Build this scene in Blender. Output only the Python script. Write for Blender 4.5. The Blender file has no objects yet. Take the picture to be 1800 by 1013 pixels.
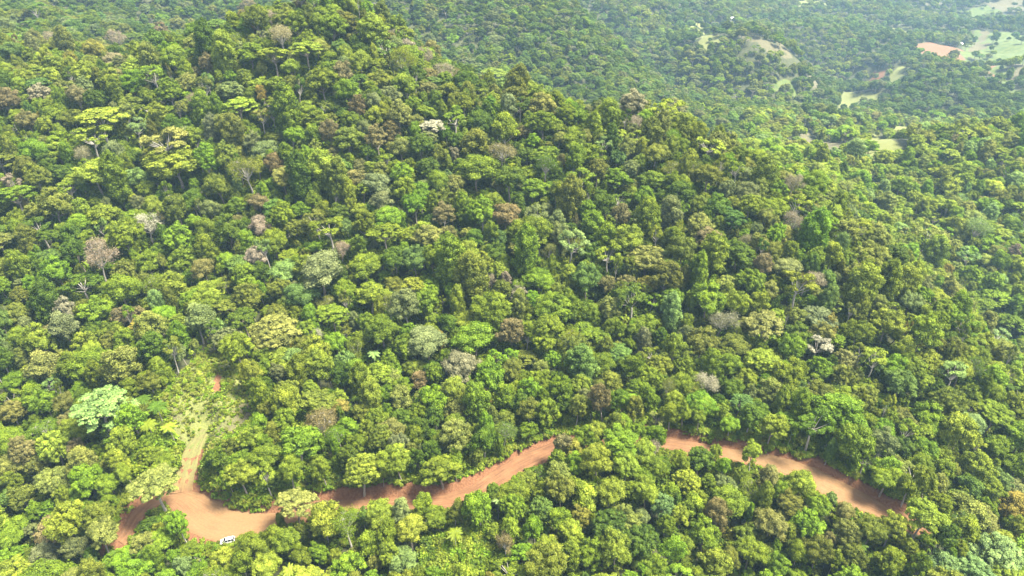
import bpy, math, random
import numpy as np
from mathutils import Vector

R = math.radians
sc = bpy.context.scene

# ------------------------------------------------------------------ camera
CAM_Z, PITCH = 190.0, R(33.0)
cd = bpy.data.cameras.new('camera'); cam = bpy.data.objects.new('camera', cd)
sc.collection.objects.link(cam); sc.camera = cam
cd.lens = 24.0; cd.sensor_width = 36.0; cd.clip_start = 1.0; cd.clip_end = 20000.0
cam.location = (0, 0, CAM_Z); cam.rotation_euler = (R(90) - PITCH, 0, 0)

# ------------------------------------------------------------------ light
SUN_EL, SUN_AZ = R(62), R(92)          # azimuth measured from +Y towards +X: the sun stands beyond the hill, to the right
sd = Vector((math.sin(SUN_AZ) * math.cos(SUN_EL), math.cos(SUN_AZ) * math.cos(SUN_EL), math.sin(SUN_EL)))
ld = bpy.data.lights.new('sun', 'SUN'); ld.energy = 4.3; ld.angle = R(15.0); ld.color = (1.0, 0.93, 0.74)
sun = bpy.data.objects.new('sun', ld); sc.collection.objects.link(sun)
sun.rotation_euler = sd.to_track_quat('Z', 'Y').to_euler()
w = bpy.data.worlds.new('World'); sc.world = w; w.use_nodes = True
nt = w.node_tree; bg = nt.nodes['Background']
sky = nt.nodes.new('ShaderNodeTexSky'); sky.sky_type = 'NISHITA'; sky.sun_disc = False
sky.sun_elevation = SUN_EL; sky.sun_rotation = SUN_AZ; sky.dust_density = 3.0; sky.air_density = 1.0
veil = nt.nodes.new('ShaderNodeHueSaturation'); veil.inputs['Saturation'].default_value = 0.25   # thin white cloud over the blue
nt.links.new(sky.outputs[0], veil.inputs['Color']); nt.links.new(veil.outputs[0], bg.inputs[0]); bg.inputs[1].default_value = 0.11
vs = sc.view_settings; vs.view_transform = 'Standard'; vs.look = 'None'; vs.exposure = 2.05; vs.gamma = 1.0
vs.use_curve_mapping = False
sc.cycles.max_bounces = 6; sc.cycles.diffuse_bounces = 2; sc.cycles.glossy_bounces = 1
sc.cycles.transmission_bounces = 4; sc.cycles.transparent_max_bounces = 4; sc.cycles.volume_bounces = 0
sc.cycles.use_denoising = True; sc.cycles.sample_clamp_indirect = 3.0; sc.cycles.use_adaptive_sampling = False

# ------------------------------------------------------------------ photograph pixel <-> place
CP, SP = math.cos(PITCH), math.sin(PITCH)
def ray(u, v):
    a = (u - 900.0) / 1200.0; b = (506.5 - v) / 1200.0
    return np.array((a, CP + b * SP, -SP + b * CP))
def at_depth(u, v, t):
    d = ray(u, v); return np.array((d[0] * t, d[1] * t, CAM_Z + d[2] * t))
def project(x, y, z):
    zz = z - CAM_Z
    t = y * CP - zz * SP; up = y * SP + zz * CP
    t = np.maximum(t, 1e-3)
    return 900 + 1200 * x / t, 506.5 - 1200 * up / t, t

# ------------------------------------------------------------------ noise
_tab = np.random.RandomState(5).rand(256, 256)
def vnoise(x, y, s, k=0):
    x = np.asarray(x, float) / s + 37.3 * k + 400; y = np.asarray(y, float) / s + 91.7 * k + 400
    xi = np.floor(x).astype(int); yi = np.floor(y).astype(int); fx = x - xi; fy = y - yi
    fx = fx * fx * (3 - 2 * fx); fy = fy * fy * (3 - 2 * fy)
    g = lambda i, j: _tab[i & 255, j & 255]
    a = g(xi, yi) * (1 - fx) + g(xi + 1, yi) * fx; b = g(xi, yi + 1) * (1 - fx) + g(xi + 1, yi + 1) * fx
    return (a * (1 - fy) + b * fy) * 2 - 1
def fbm(x, y, s, n=3, k=0):
    return sum(vnoise(x, y, s / 2 ** i, k + i) / 2 ** i for i in range(n))
def sstep(a, b, x):
    t = np.clip((x - a) / (b - a), 0, 1); return t * t * (3 - 2 * t)

# ------------------------------------------------------------------ terrain
# heights surveyed along sight lines: (u, v, distance along the view axis, height of the canopy above the ground there)
CP_LIST = [
    # main hill, crest
    (600, -14, 415, 15), (470, 20, 430, 14), (300, 76, 445, 13), (110, 98, 435, 13), (-60, 88, 425, 13), (-300, 40, 430, 13),
    (700, 72, 412, 14), (800, 120, 404, 13), (900, 165, 398, 13), (1000, 195, 392, 12), (1100, 206, 388, 12), (1200, 232, 380, 11),
    (1300, 280, 370, 11), (1400, 325, 362, 11), (1480, 385, 350, 11), (1600, 480, 330, 11), (1700, 580, 310, 11), (1800, 700, 290, 11), (1950, 820, 280, 11),
    # face
    (600, 250, 345, 13), (900, 300, 345, 13), (1150, 330, 345, 12), (300, 250, 350, 13), (50, 260, 348, 13),
    (600, 450, 305, 13), (900, 480, 300, 13), (1200, 480, 305, 12), (1400, 520, 300, 12), (350, 480, 303, 13), (80, 470, 300, 13),
    (900, 640, 272, 13), (650, 640, 272, 13), (1200, 640, 275, 12), (1450, 660, 272, 12), (80, 640, 270, 13), (1650, 740, 266, 12),
    (60, 820, 240, 13), (120, 950, 222, 13), (-150, 800, 245, 13),
    (440, 560, 282, 12), (340, 640, 266, 5), (370, 720, 255, 1.0), (345, 790, 243, 0.5),
    # below the road
    (640, 1000, 205, 12), (900, 1000, 200, 12), (1200, 1000, 205, 12), (1500, 1000, 212, 12), (1750, 980, 222, 12), (300, 1010, 208, 12),
    (1050, 900, 218, 11), (1085, 762, 238, 9), (1085, 830, 228, 10), (1690, 905, 236, 9), (545, 905, 222, 9), (1250, 900, 226, 11), (1750, 850, 248, 12),
    # right flank and the next spur
    (1780, 440, 455, 11), (1680, 330, 520, 11), (1580, 400, 460, 11), (1600, 285, 560, 11), (1800, 620, 395, 11), (1720, 520, 430, 11), (1500, 330, 500, 11), (1760, 215, 620, 10), (1600, 228, 600, 10), (1450, 300, 480, 11), (1900, 500, 450, 11),
    (1450, 255, 620, 9), (1900, 250, 640, 10),
    # hill behind the crest
    (1000, 180, 700, 9), (1150, 200, 720, 9), (900, 70, 830, 9), (1100, 150, 780, 9), (960, 0, 1000, 9), (1100, 80, 900, 9), (1280, 205, 760, 9),
    (750, 30, 810, 9), (800, -60, 1000, 9), (700, -90, 960, 9),
    (200, 25, 760, 9), (60, 20, 640, 9), (350, 5, 830, 9), (0, -60, 780, 9), (-200, 0, 640, 9),
    # the far valley and its hills
    (1310, 195, 860, 7), (1300, 120, 1000, 7), (1330, 75, 1090, 2), (1400, 100, 1050, 3), (1180, 60, 1150, 7), (1150, 10, 1350, 7), (1420, 180, 900, 7),
    (1500, 170, 980, 7), (1480, 200, 800, 5), (1650, 175, 960, 7), (1600, 130, 1080, 7), (1650, 95, 1200, 1), (1740, 135, 1060, 3), (1780, 180, 940, 7),
    (1540, 100, 1330, 7), (1400, 50, 1450, 7), (1300, 20, 1600, 7), (1550, 50, 1600, 7), (1750, 85, 1430, 1), (1700, 40, 1650, 7), (1650, 5, 1900, 7),
    (1450, 0, 1900, 7), (1800, 10, 1850, 3), (1100, -20, 1500, 7), (1900, 120, 1150, 7), (1900, 50, 1600, 7),
]
# ground points given directly, mostly where something hides them
W_LIST = [(0, 480, 20), (-150, 540, 35), (-300, 540, 32), (80, 470, -12), (150, 450, -20), (60, 560, -25), (-80, 600, 5), (270, 640, -60), (330, 720, -75), (700, 760, -95), (450, 720, -90), (260, 430, -48), (140, 1120, -60), (230, 1000, -110),
          (0, 40, -60), (-200, 40, -55), (200, 40, -60), (0, -200, -90), (-400, 100, 5), (-500, 300, 50), (350, 100, -30), (420, 300, -50),
          (-600, 700, 70), (-900, 300, 60), (-700, -200, -40), (700, -200, -80), (900, 400, -90), (-500, 1200, 60), (-900, 1400, 40), (-300, 1700, 20),
          (1300, 1000, -110), (1700, 1800, -100), (700, 2200, -120), (-200, 2300, -60), (1500, 2400, -110),
          (-3000, 3000, -60), (3000, 3000, -120), (-3000, -2000, -80), (3000, -2000, -100), (0, 5000, -80), (0, -3000, -90), (5500, 500, -110), (-5500, 500, -60)]
# the dirt road, surveyed: (u, v, height, half width)
ROAD = [(210, 952, -2.0, 3.4), (222, 940, -1.8, 3.4), (240, 908, -1.0, 3.6), (272, 880, -0.5, 4.4), (312, 876, 0, 6.0), (345, 899, 0, 8.4), (378, 918, 0, 9.2),
        (420, 923, 0, 7.6), (470, 919, 0.1, 5.4), (520, 905, 0.3, 4.6), (565, 893, 0.5, 4.3), (640, 890, 0.8, 4.2), (710, 886, 1.2, 4.2), (780, 882, 1.6, 4.4), (830, 868, 2.0, 4.8),
        (872, 842, 2.4, 5.0), (915, 816, 2.8, 4.8), (952, 799, 3.2, 4.4), (990, 783, 3.5, 4.2), (1050, 775, 3.7, 4.2), (1110, 774, 3.8, 4.2), (1170, 778, 3.8, 4.2),
        (1230, 789, 3.6, 4.4), (1290, 799, 3.4, 4.4), (1350, 810, 3.2, 4.8), (1410, 831, 2.8, 6.4), (1460, 856, 2.4, 6.8), (1510, 880, 2.0, 6.0), (1560, 903, 1.5, 4.6),
        (1615, 922, 1.0, 4.2), (1630, 927, 0.8, 3.4)]
TRACK = [(318, 866, 0.1, 5.4), (324, 838, 0.8, 5.6), (331, 812, 2.0, 5.4), (339, 792, 3.2, 4.6), (348, 775, 4.2, 3.8), (360, 756, 5.6, 2.4)]
def px_to_z(u, v, z):
    d = ray(u, v); t = (z - CAM_Z) / d[2]; return np.array((d[0] * t, d[1] * t, z))
def polyline(lst, step=1.2):
    P = np.array([list(px_to_z(u, v, z)) + [hw] for u, v, z, hw in lst]); P[:, 3] *= 0.75; out = []
    n = len(P)
    for i in range(n - 1):
        p0, p1, p2, p3 = P[max(i - 1, 0)], P[i], P[i + 1], P[min(i + 2, n - 1)]
        k = max(2, int(np.linalg.norm(p2[:2] - p1[:2]) / step))
        for j in range(k):
            t = j / k
            out.append(0.5 * ((2 * p1) + (p2 - p0) * t + (2 * p0 - 5 * p1 + 4 * p2 - p3) * t * t + (3 * p1 - p0 - 3 * p2 + p3) * t ** 3))
    out.append(P[-1]); return np.array(out)
road = polyline(ROAD); track = polyline(TRACK)
ctrl = []
for u, v, t, h in CP_LIST:
    p = at_depth(u, v, t); ctrl.append((p[0], p[1], p[2] - h))
ctrl += W_LIST
# hollows behind the ridges: sight line, distance, depth below the line
for u, v, t, drop in ((1180, 100, 1010, 45), (1050, 20, 1080, 60), (1250, 165, 900, 45), (1320, 66, 1240, 55), (1420, 100, 1170, 45), (1200, 45, 1250, 30), (1480, 145, 1080, 35), (1650, 72, 1320, 45), (1720, 100, 1280, 40),
                      (1700, 205, 740, 40), (1580, 215, 720, 40), (1830, 200, 760, 40), (1760, 640, 345, 14), (1660, 520, 365, 18), (1560, 420, 390, 20), (1460, 345, 415, 24), (1360, 285, 440, 24), (1560, 105, 1230, 30), (1750, 55, 1560, 25)):
    p = at_depth(u, v, t); ctrl.append((p[0], p[1], p[2] - drop))
for q in ROAD[::2]:
    p = px_to_z(*q[:3]); ctrl.append(tuple(p))
ctrl = np.array(ctrl, float)
def _phi(r2): return 0.5 * r2 * np.log(np.maximum(r2, 1e-12))
S = 1000.0
cx = ctrl[:, :2] / S
_n = len(cx)
_K = _phi(((cx[:, None] - cx[None]) ** 2).sum(-1)) + np.eye(_n) * 2e-5
_Pm = np.c_[np.ones(_n), cx]
_A = np.block([[_K, _Pm], [_Pm.T, np.zeros((3, 3))]])
_sol = np.linalg.solve(_A, np.r_[ctrl[:, 2], np.zeros(3)])
def base_z(x, y):
    x = np.asarray(x, float); y = np.asarray(y, float); sh = x.shape
    X = np.stack([x.ravel(), y.ravel()], 1) / S; out = np.empty(len(X))
    for i in range(0, len(X), 20000):
        q = X[i:i + 20000]
        out[i:i + 20000] = _phi(((q[:, None] - cx[None]) ** 2).sum(-1)) @ _sol[:_n] + _sol[_n] + q @ _sol[_n + 1:]
    z = out.reshape(sh)
    near = sstep(150, 260, y)
    z = z + fbm(x, y, 70, 3, 1) * (1.2 + 3.2 * near) + fbm(x, y, 230, 3, 7) * 24 * sstep(650, 1000, y)
    return z
def near_line(x, y, line):
    """distance to a line, height and half width there, and which side (+1 uphill)"""
    x = np.asarray(x, float).ravel(); y = np.asarray(y, float).ravel(); n = len(x)
    D = np.full(n, 1e9); Z = np.zeros(n); Wd = np.zeros(n); Sd = np.zeros(n)
    lo = line[:, :2].min(0) - 40; hi = line[:, :2].max(0) + 40
    idx = np.where((x > lo[0]) & (x < hi[0]) & (y > lo[1]) & (y < hi[1]))[0]
    T = np.gradient(line[:, :2], axis=0)
    for i in range(0, len(idx), 8000):
        k = idx[i:i + 8000]
        d2 = (x[k, None] - line[None, :, 0]) ** 2 + (y[k, None] - line[None, :, 1]) ** 2
        j = d2.argmin(1); D[k] = np.sqrt(d2[np.arange(len(k)), j]); Z[k] = line[j, 2]; Wd[k] = line[j, 3]
        Sd[k] = np.sign(T[j, 0] * (y[k] - line[j, 1]) - T[j, 1] * (x[k] - line[j, 0]))
    return D, Z, Wd, Sd
def ground(x, y, full=False):
    x = np.asarray(x, float); y = np.asarray(y, float); sh = x.shape
    z = base_z(x, y).ravel(); xr, yr = x.ravel(), y.ravel()
    D, Z, Wd, Sd = near_line(xr, yr, road)
    up = (Sd > 0)
    tD, tZ, tW, _ = near_line(xr, yr, track)
    nb = fbm(xr, yr, 14, 2, 3)
    bank = np.where(up, (2.2 + 1.2 * nb) * sstep(Wd + 0.2, Wd + 2.2, D) * (1 - sstep(9, 26, D)), 0) * sstep(2, 9, tD - tW)
    blend = sstep(Wd + 0.4, Wd + np.where(up, 6, 9), D)
    z = np.where(D < 1e8, Z + (z - Z) * blend + bank, z)
    tb = sstep(tW, tW + 7, tD)
    z = np.where(tD < 1e8, np.where(D < Wd + 0.5, z, tZ + (z - tZ) * tb), z)
    z = z.reshape(sh)
    return (z, D.reshape(sh), Wd.reshape(sh), up.reshape(sh), tD.reshape(sh), tW.reshape(sh)) if full else z
def hit(u, v, lift=0.0, t0=110, t1=2600):
    """first point of the sight line at LIFT over the ground"""
    d = ray(u, v); t = t0 * (1.012 ** np.arange(320)); t = t[t < t1]
    x, y, z = d[0] * t, d[1] * t, CAM_Z + d[2] * t
    g = base_z(x, y) + lift; i = np.argmax(z < g)
    if z[i] >= g[i]: return None
    a, b = t[max(i - 1, 0)], t[i]
    for _ in range(12):
        m = (a + b) / 2
        if CAM_Z + d[2] * m < base_z(d[0] * m, d[1] * m) + lift: b = m
        else: a = m
    return np.array((d[0] * b, d[1] * b, CAM_Z + d[2] * b)), b

# open patches, as outlines on the ground: kind, outline in the photograph
PATCH = [
    ('tan', [(1285, 64), (1330, 66), (1370, 82), (1412, 103), (1445, 118), (1420, 117), (1395, 108), (1350, 92), (1315, 76)]),
    ('red', [(1612, 82), (1640, 83), (1655, 82), (1690, 97), (1722, 121), (1702, 117), (1672, 111), (1630, 101), (1613, 97)]),
    ('pasture', [(1624, 86), (1643, 86), (1650, 95), (1640, 97), (1622, 93)]),
    ('pasture', [(1702, 86), (1735, 67), (1770, 64), (1850, 74), (1850, 100), (1772, 104), (1722, 99)]),
    ('tan', [(1697, 85), (1732, 62), (1742, 67), (1714, 88)]),
    ('pasture', [(1704, 112), (1722, 116), (1762, 150), (1745, 148)]),
    ('red', [(1520, 149), (1540, 128), (1554, 125), (1540, 150)]),
    ('lime', [(1557, 152), (1572, 132), (1596, 120), (1590, 138), (1572, 154)]),
    ('tan', [(1460, 143), (1475, 138), (1507, 149), (1480, 149)]),
    ('lime', [(1446, 216), (1478, 187), (1498, 178), (1522, 190), (1495, 197), (1470, 208)]),
    ('tan', [(1388, 254), (1432, 244), (1482, 260), (1440, 268)]),
    ('lime', [(1440, 264), (1486, 262), (1476, 280), (1444, 278)]), ('lime', [(1500, 250), (1560, 244), (1570, 254), (1520, 262)]),
    ('tan', [(1615, -6), (1660, -6), (1652, 5), (1630, 6)]),
    ('tan', [(1745, 8), (1850, -6), (1850, 14), (1765, 18)]),
    ('lime', [(1390, 6), (1440, 1), (1452, 7), (1410, 11)]),
    ('tan', [(1640, 46), (1662, 50), (1668, 56), (1645, 54)]),
    ('tan', [(1758, 30), (1785, 28), (1780, 38), (1760, 38)]),
    ('tan', [(1784, 114), (1812, 112), (1812, 134), (1780, 128)]),
    ('tan', [(1420, 130), (1432, 128), (1440, 142), (1428, 140)]),
    ('pasture', [(1350, 152), (1372, 148), (1415, 158), (1395, 163), (1362, 159)]), ('lime', [(1500, 168), (1545, 164), (1550, 174), (1510, 178)]),
    ('lime', [(1570, 232), (1600, 222), (1612, 232), (1590, 242)]), ('lime', [(1740, 246), (1768, 242), (1790, 256), (1765, 262)]), ('tan', [(1320, 115), (1330, 112), (1338, 122), (1326, 124)]),
    ('pasture', [(1690, 20), (1740, 14), (1760, 26), (1710, 32)]), ('lime', [(1560, 60), (1590, 56), (1600, 64), (1575, 68)]), ('lime', [(1220, 60), (1240, 57), (1250, 64), (1230, 67)]),
]
def inside(px, py, poly):
    c = np.zeros(np.shape(px), bool); n = len(poly)
    for i in range(n):
        x1, y1 = poly[i]; x2, y2 = poly[(i + 1) % n]
        if y1 == y2: continue
        k = ((y1 > py) != (y2 > py)) & (px < (x2 - x1) * (py - y1) / (y2 - y1) + x1)
        c ^= k
    return c
patches = []
for kind, pl in PATCH:
    wp = []
    for (u, v) in pl:
        h = hit(u, v, 0)
        if h is not None: wp.append((h[0][0], h[0][1]))
    if len(wp) > 2:
        w0 = np.array(wp); c0 = w0.mean(0); patches.append((kind, [tuple(q) for q in c0 + (w0 - c0) * ((1.2, 1.45) if patches else (1.0, 0.95))]))
CLEAR = [(290, 700), (315, 660), (355, 618), (405, 625), (435, 680), (450, 730), (415, 765), (372, 790), (352, 830), (345, 872), (300, 872), (308, 830), (330, 790), (300, 750)]
clear_w = [tuple(hit(u, v, 0)[0][:2]) for u, v in CLEAR]
SCAR = [(376, 686), (380, 655), (388, 652), (391, 684), (385, 696)]
LOW = [(752, 962), (775, 935), (820, 928), (858, 950), (862, 985), (830, 1010), (775, 1008)]
low_w = [tuple(hit(u, v, 3)[0][:2]) for u, v in LOW]
scar_w = [tuple(hit(u, v, 0)[0][:2]) for u, v in SCAR]

# ------------------------------------------------------------------ materials
def mat(name):
    m = bpy.data.materials.new(name); m.use_nodes = True; n = m.node_tree
    for x in list(n.nodes): n.nodes.remove(x)
    out = n.nodes.new('ShaderNodeOutputMaterial'); return m, n, out
def node(n, t, **kw):
    x = n.nodes.new(t)
    for k, v in kw.items(): setattr(x, k, v)
    return x
def leaf_material():
    m, n, out = mat('foliage'); L = n.links.new
    at = node(n, 'ShaderNodeAttribute', attribute_type='INSTANCER', attribute_name='tint')
    lv = node(n, 'ShaderNodeAttribute', attribute_type='GEOMETRY', attribute_name='lv')
    hs = node(n, 'ShaderNodeHueSaturation')
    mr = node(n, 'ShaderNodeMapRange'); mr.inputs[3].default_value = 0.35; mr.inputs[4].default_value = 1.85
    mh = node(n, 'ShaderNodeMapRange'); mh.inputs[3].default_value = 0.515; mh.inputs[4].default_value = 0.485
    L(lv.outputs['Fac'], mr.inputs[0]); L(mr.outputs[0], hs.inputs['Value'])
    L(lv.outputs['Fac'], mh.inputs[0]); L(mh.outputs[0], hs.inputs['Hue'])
    L(at.outputs['Color'], hs.inputs['Color'])
    d = node(n, 'ShaderNodeBsdfDiffuse'); t = node(n, 'ShaderNodeBsdfTranslucent'); g = node(n, 'ShaderNodeBsdfGlossy')
    g.inputs['Roughness'].default_value = 0.5; g.inputs['Color'].default_value = (0.9, 0.95, 1, 1)
    ht = node(n, 'ShaderNodeHueSaturation'); ht.inputs['Hue'].default_value = 0.49; ht.inputs['Value'].default_value = 1.25; ht.inputs['Saturation'].default_value = 1.08
    L(hs.outputs[0], d.inputs[0]); L(hs.outputs[0], ht.inputs['Color']); L(ht.outputs[0], t.inputs[0])
    m1 = node(n, 'ShaderNodeMixShader'); m1.inputs[0].default_value = 0.24; L(d.outputs[0], m1.inputs[1]); L(t.outputs[0], m1.inputs[2])
    m2 = node(n, 'ShaderNodeMixShader'); m2.inputs[0].default_value = 0.006; L(m1.outputs[0], m2.inputs[1]); L(g.outputs[0], m2.inputs[2])
    L(m2.outputs[0], out.inputs[0]); return m
def noise_mat(name, c1, c2, scale, rough=0.9, c3=None, metallic=0.0, detail=4):
    m, n, out = mat(name); L = n.links.new
    b = node(n, 'ShaderNodeBsdfPrincipled'); b.inputs['Roughness'].default_value = rough; b.inputs['Metallic'].default_value = metallic
    tc = node(n, 'ShaderNodeTexCoord'); ns = node(n, 'ShaderNodeTexNoise'); ns.inputs['Scale'].default_value = scale; ns.inputs['Detail'].default_value = detail
    r = node(n, 'ShaderNodeValToRGB'); r.color_ramp.elements[0].position = 0.35; r.color_ramp.elements[1].position = 0.68
    r.color_ramp.elements[0].color = (*c1, 1); r.color_ramp.elements[1].color = (*c2, 1)
    if c3: e = r.color_ramp.elements.new(0.5); e.color = (*c3, 1)
    L(tc.outputs['Object'], ns.inputs['Vector']); L(ns.outputs['Fac'], r.inputs[0]); L(r.outputs[0], b.inputs['Base Color'])
    L(b.outputs[0], out.inputs[0]); return m
M_LEAF = leaf_material()
M_BARK = noise_mat('bark', (0.14, 0.115, 0.09), (0.30, 0.27, 0.22), 3.0)
M_PALE = noise_mat('pale_bark', (0.22, 0.205, 0.17), (0.36, 0.335, 0.29), 3.0)
def ground_material():
    m, n, out = mat('forest_floor'); L = n.links.new
    b = node(n, 'ShaderNodeBsdfPrincipled'); b.inputs['Roughness'].default_value = 0.95
    geo = node(n, 'ShaderNodeNewGeometry')
    def nz(scale, det=5):
        x = node(n, 'ShaderNodeTexNoise'); x.inputs['Scale'].default_value = scale; x.inputs['Detail'].default_value = det
        L(geo.outputs['Position'], x.inputs['Vector']); return x
    def ramp(src, a, ca, bb, cb):
        r = node(n, 'ShaderNodeValToRGB'); e = r.color_ramp.elements
        e[0].position = a; e[0].color = (*ca, 1); e[1].position = bb; e[1].color = (*cb, 1); L(src, r.inputs[0]); return r.outputs[0]
    n1, n2, n3 = nz(0.35), nz(1.6), nz(0.12)
    floor = ramp(n1.outputs['Fac'], 0.35, (0.028, 0.034, 0.010), 0.7, (0.062, 0.066, 0.022))
    soil = ramp(n2.outputs['Fac'], 0.3, (0.105, 0.040, 0.016), 0.72, (0.185, 0.088, 0.040))
    tan = ramp(n1.outputs['Fac'], 0.3, (0.060, 0.058, 0.022), 0.72, (0.115, 0.098, 0.050))
    grass = ramp(n2.outputs['Fac'], 0.3, (0.085, 0.105, 0.022), 0.7, (0.165, 0.170, 0.048))
    past = ramp(n3.outputs['Fac'], 0.35, (0.048, 0.078, 0.010), 0.68, (0.092, 0.115, 0.022))
    cur = floor
    for key, col in (('m_grass', grass), ('m_pasture', past), ('m_tan', tan), ('m_soil', soil)):
        a = node(n, 'ShaderNodeAttribute', attribute_type='GEOMETRY', attribute_name=key)
        ad = node(n, 'ShaderNodeMath', operation='ADD'); L(a.outputs['Fac'], ad.inputs[0])
        sb = node(n, 'ShaderNodeMath', operation='MULTIPLY_ADD'); sb.inputs[1].default_value = 0.9; sb.inputs[2].default_value = -0.45
        L(n2.outputs['Fac'], sb.inputs[0]); L(sb.outputs[0], ad.inputs[1])
        st = node(n, 'ShaderNodeMapRange'); st.interpolation_type = 'SMOOTHSTEP'; st.inputs[1].default_value = 0.38; st.inputs[2].default_value = 0.62; L(ad.outputs[0], st.inputs[0])
        mx = node(n, 'ShaderNodeMix', data_type='RGBA'); L(st.outputs[0], mx.inputs[0]); L(cur, mx.inputs[6]); L(col, mx.inputs[7]); cur = mx.outputs[2]
    L(cur, b.inputs['Base Color'])
    bp = node(n, 'ShaderNodeBump'); bp.inputs['Strength'].default_value = 0.7; bp.inputs['Distance'].default_value = 0.5
    L(n2.outputs['Fac'], bp.inputs['Height']); L(bp.outputs[0], b.inputs['Normal'])
    L(b.outputs[0], out.inputs[0]); return m
def road_material():
    m, n, out = mat('red_dirt'); L = n.links.new
    b = node(n, 'ShaderNodeBsdfPrincipled'); b.inputs['Roughness'].default_value = 0.95
    uv = node(n, 'ShaderNodeUVMap'); mp = node(n, 'ShaderNodeMapping'); mp.inputs['Scale'].default_value = (9, 0.07, 1); L(uv.outputs[0], mp.inputs[0])
    s = node(n, 'ShaderNodeTexNoise'); s.inputs['Scale'].default_value = 1.0; s.inputs['Detail'].default_value = 4; s.inputs['Distortion'].default_value = 1.1; L(mp.outputs[0], s.inputs[0])
    geo = node(n, 'ShaderNodeNewGeometry'); g = node(n, 'ShaderNodeTexNoise'); g.inputs['Scale'].default_value = 0.16; g.inputs['Detail'].default_value = 6; L(geo.outputs['Position'], g.inputs['Vector'])
    f = node(n, 'ShaderNodeTexNoise'); f.inputs['Scale'].default_value = 1.5; f.inputs['Detail'].default_value = 5; L(geo.outputs['Position'], f.inputs['Vector'])
    def ramp(src, stops):
        r = node(n, 'ShaderNodeValToRGB'); e = r.color_ramp.elements
        e[0].position = stops[0][0]; e[0].color = (*stops[0][1], 1); e[1].position = stops[-1][0]; e[1].color = (*stops[-1][1], 1)
        for p, c in stops[1:-1]: x = e.new(p); x.color = (*c, 1)
        L(src, r.inputs[0]); return r.outputs[0]
    a = ramp(s.outputs['Fac'], [(0.32, (0.060, 0.024, 0.010)), (0.5, (0.150, 0.066, 0.028)), (0.68, (0.235, 0.125, 0.058))])
    c = ramp(g.outputs['Fac'], [(0.38, (0.100, 0.040, 0.017)), (0.62, (0.200, 0.096, 0.042))])
    mx = node(n, 'ShaderNodeMix', data_type='RGBA'); mx.inputs[0].default_value = 0.5; L(a, mx.inputs[6]); L(c, mx.inputs[7])
    d = node(n, 'ShaderNodeAttribute', attribute_type='GEOMETRY', attribute_name='dry')
    dr = node(n, 'ShaderNodeMix', data_type='RGBA'); L(d.outputs['Fac'], dr.inputs[0]); L(mx.outputs[2], dr.inputs[6]); dr.inputs[7].default_value = (0.185, 0.108, 0.046, 1)
    og = node(n, 'ShaderNodeAttribute', attribute_type='GEOMETRY', attribute_name='overgrown'); om = node(n, 'ShaderNodeMix', data_type='RGBA')
    L(og.outputs['Fac'], om.inputs[0]); L(dr.outputs[2], om.inputs[6]); om.inputs[7].default_value = (0.135, 0.140, 0.045, 1)
    ml = node(n, 'ShaderNodeMix', data_type='RGBA', blend_type='MULTIPLY'); ml.inputs[0].default_value = 0.6
    k = ramp(f.outputs['Fac'], [(0.3, (0.72, 0.72, 0.72)), (0.7, (1.15, 1.15, 1.15))]); L(om.outputs[2], ml.inputs[6]); L(k, ml.inputs[7])
    L(ml.outputs[2], b.inputs['Base Color'])
    bp = node(n, 'ShaderNodeBump'); bp.inputs['Strength'].default_value = 0.6; bp.inputs['Distance'].default_value = 0.25
    L(s.outputs['Fac'], bp.inputs['Height']); L(bp.outputs[0], b.inputs['Normal']); L(b.outputs[0], out.inputs[0]); return m
M_GROUND = ground_material(); M_ROAD = road_material()

# ------------------------------------------------------------------ mesh helpers
def mesh_np(name, V, F, mats, mi=None, smooth=False):
    V = np.asarray(V, float); F = np.asarray(F, int)
    me = bpy.data.meshes.new(name); me.vertices.add(len(V)); me.vertices.foreach_set('co', V.ravel())
    me.loops.add(F.size); me.loops.foreach_set('vertex_index', F.ravel()); me.polygons.add(len(F))
    k = F.shape[1]; me.polygons.foreach_set('loop_start', np.arange(0, F.size, k)); me.polygons.foreach_set('loop_total', np.full(len(F), k))
    for m in mats: me.materials.append(m)
    if mi is not None: me.polygons.foreach_set('material_index', np.asarray(mi, np.int32))
    if smooth: me.polygons.foreach_set('use_smooth', np.ones(len(F), bool))
    me.update(calc_edges=True); me.validate(); return me
def fattr(me, name, vals, dom='POINT', typ='FLOAT'):
    a = me.attributes.new(name, typ, dom); a.data.foreach_set('value' if typ in ('FLOAT', 'INT') else 'vector', np.asarray(vals, np.int32 if typ == 'INT' else np.float32).ravel())
def link(name, me, parent=None):
    o = bpy.data.objects.new(name, me); sc.collection.objects.link(o); o.parent = parent; return o

# ------------------------------------------------------------------ the ground sheet
def axis(lo, hi, fine, lim_lo, lim_hi, mx, far_lim=1900):
    a = list(np.arange(lo, hi, fine)); s = fine; x = a[-1]
    while x < lim_hi:
        s = min(s * 1.06, mx if abs(x) < far_lim else 150); x += s; a.append(x)
    s = fine; x = a[0]; pre = []
    while x > lim_lo:
        s = min(s * 1.06, mx if abs(x) < far_lim else 150); x -= s; pre.append(x)
    return np.array(pre[::-1] + a)
gx = axis(-180, 205, 1.1, -6000, 6000, 9); gy = axis(112, 212, 1.1, -3500, 6000, 7, 2400)
GX, GY = np.meshgrid(gx, gy)
GZ, GD, GW, GUP, GTD, GTW = ground(GX, GY, True)
nx, ny = len(gx), len(gy)
GZ = np.where(GD < GW + 0.2, GZ - 0.22, GZ)
I = np.arange(nx * ny).reshape(ny, nx)
F = np.stack([I[:-1, :-1], I[:-1, 1:], I[1:, 1:], I[1:, :-1]], -1).reshape(-1, 4)
me = mesh_np('ground', np.stack([GX, GY, GZ], -1).reshape(-1, 3), F, [M_GROUND], smooth=True)
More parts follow.
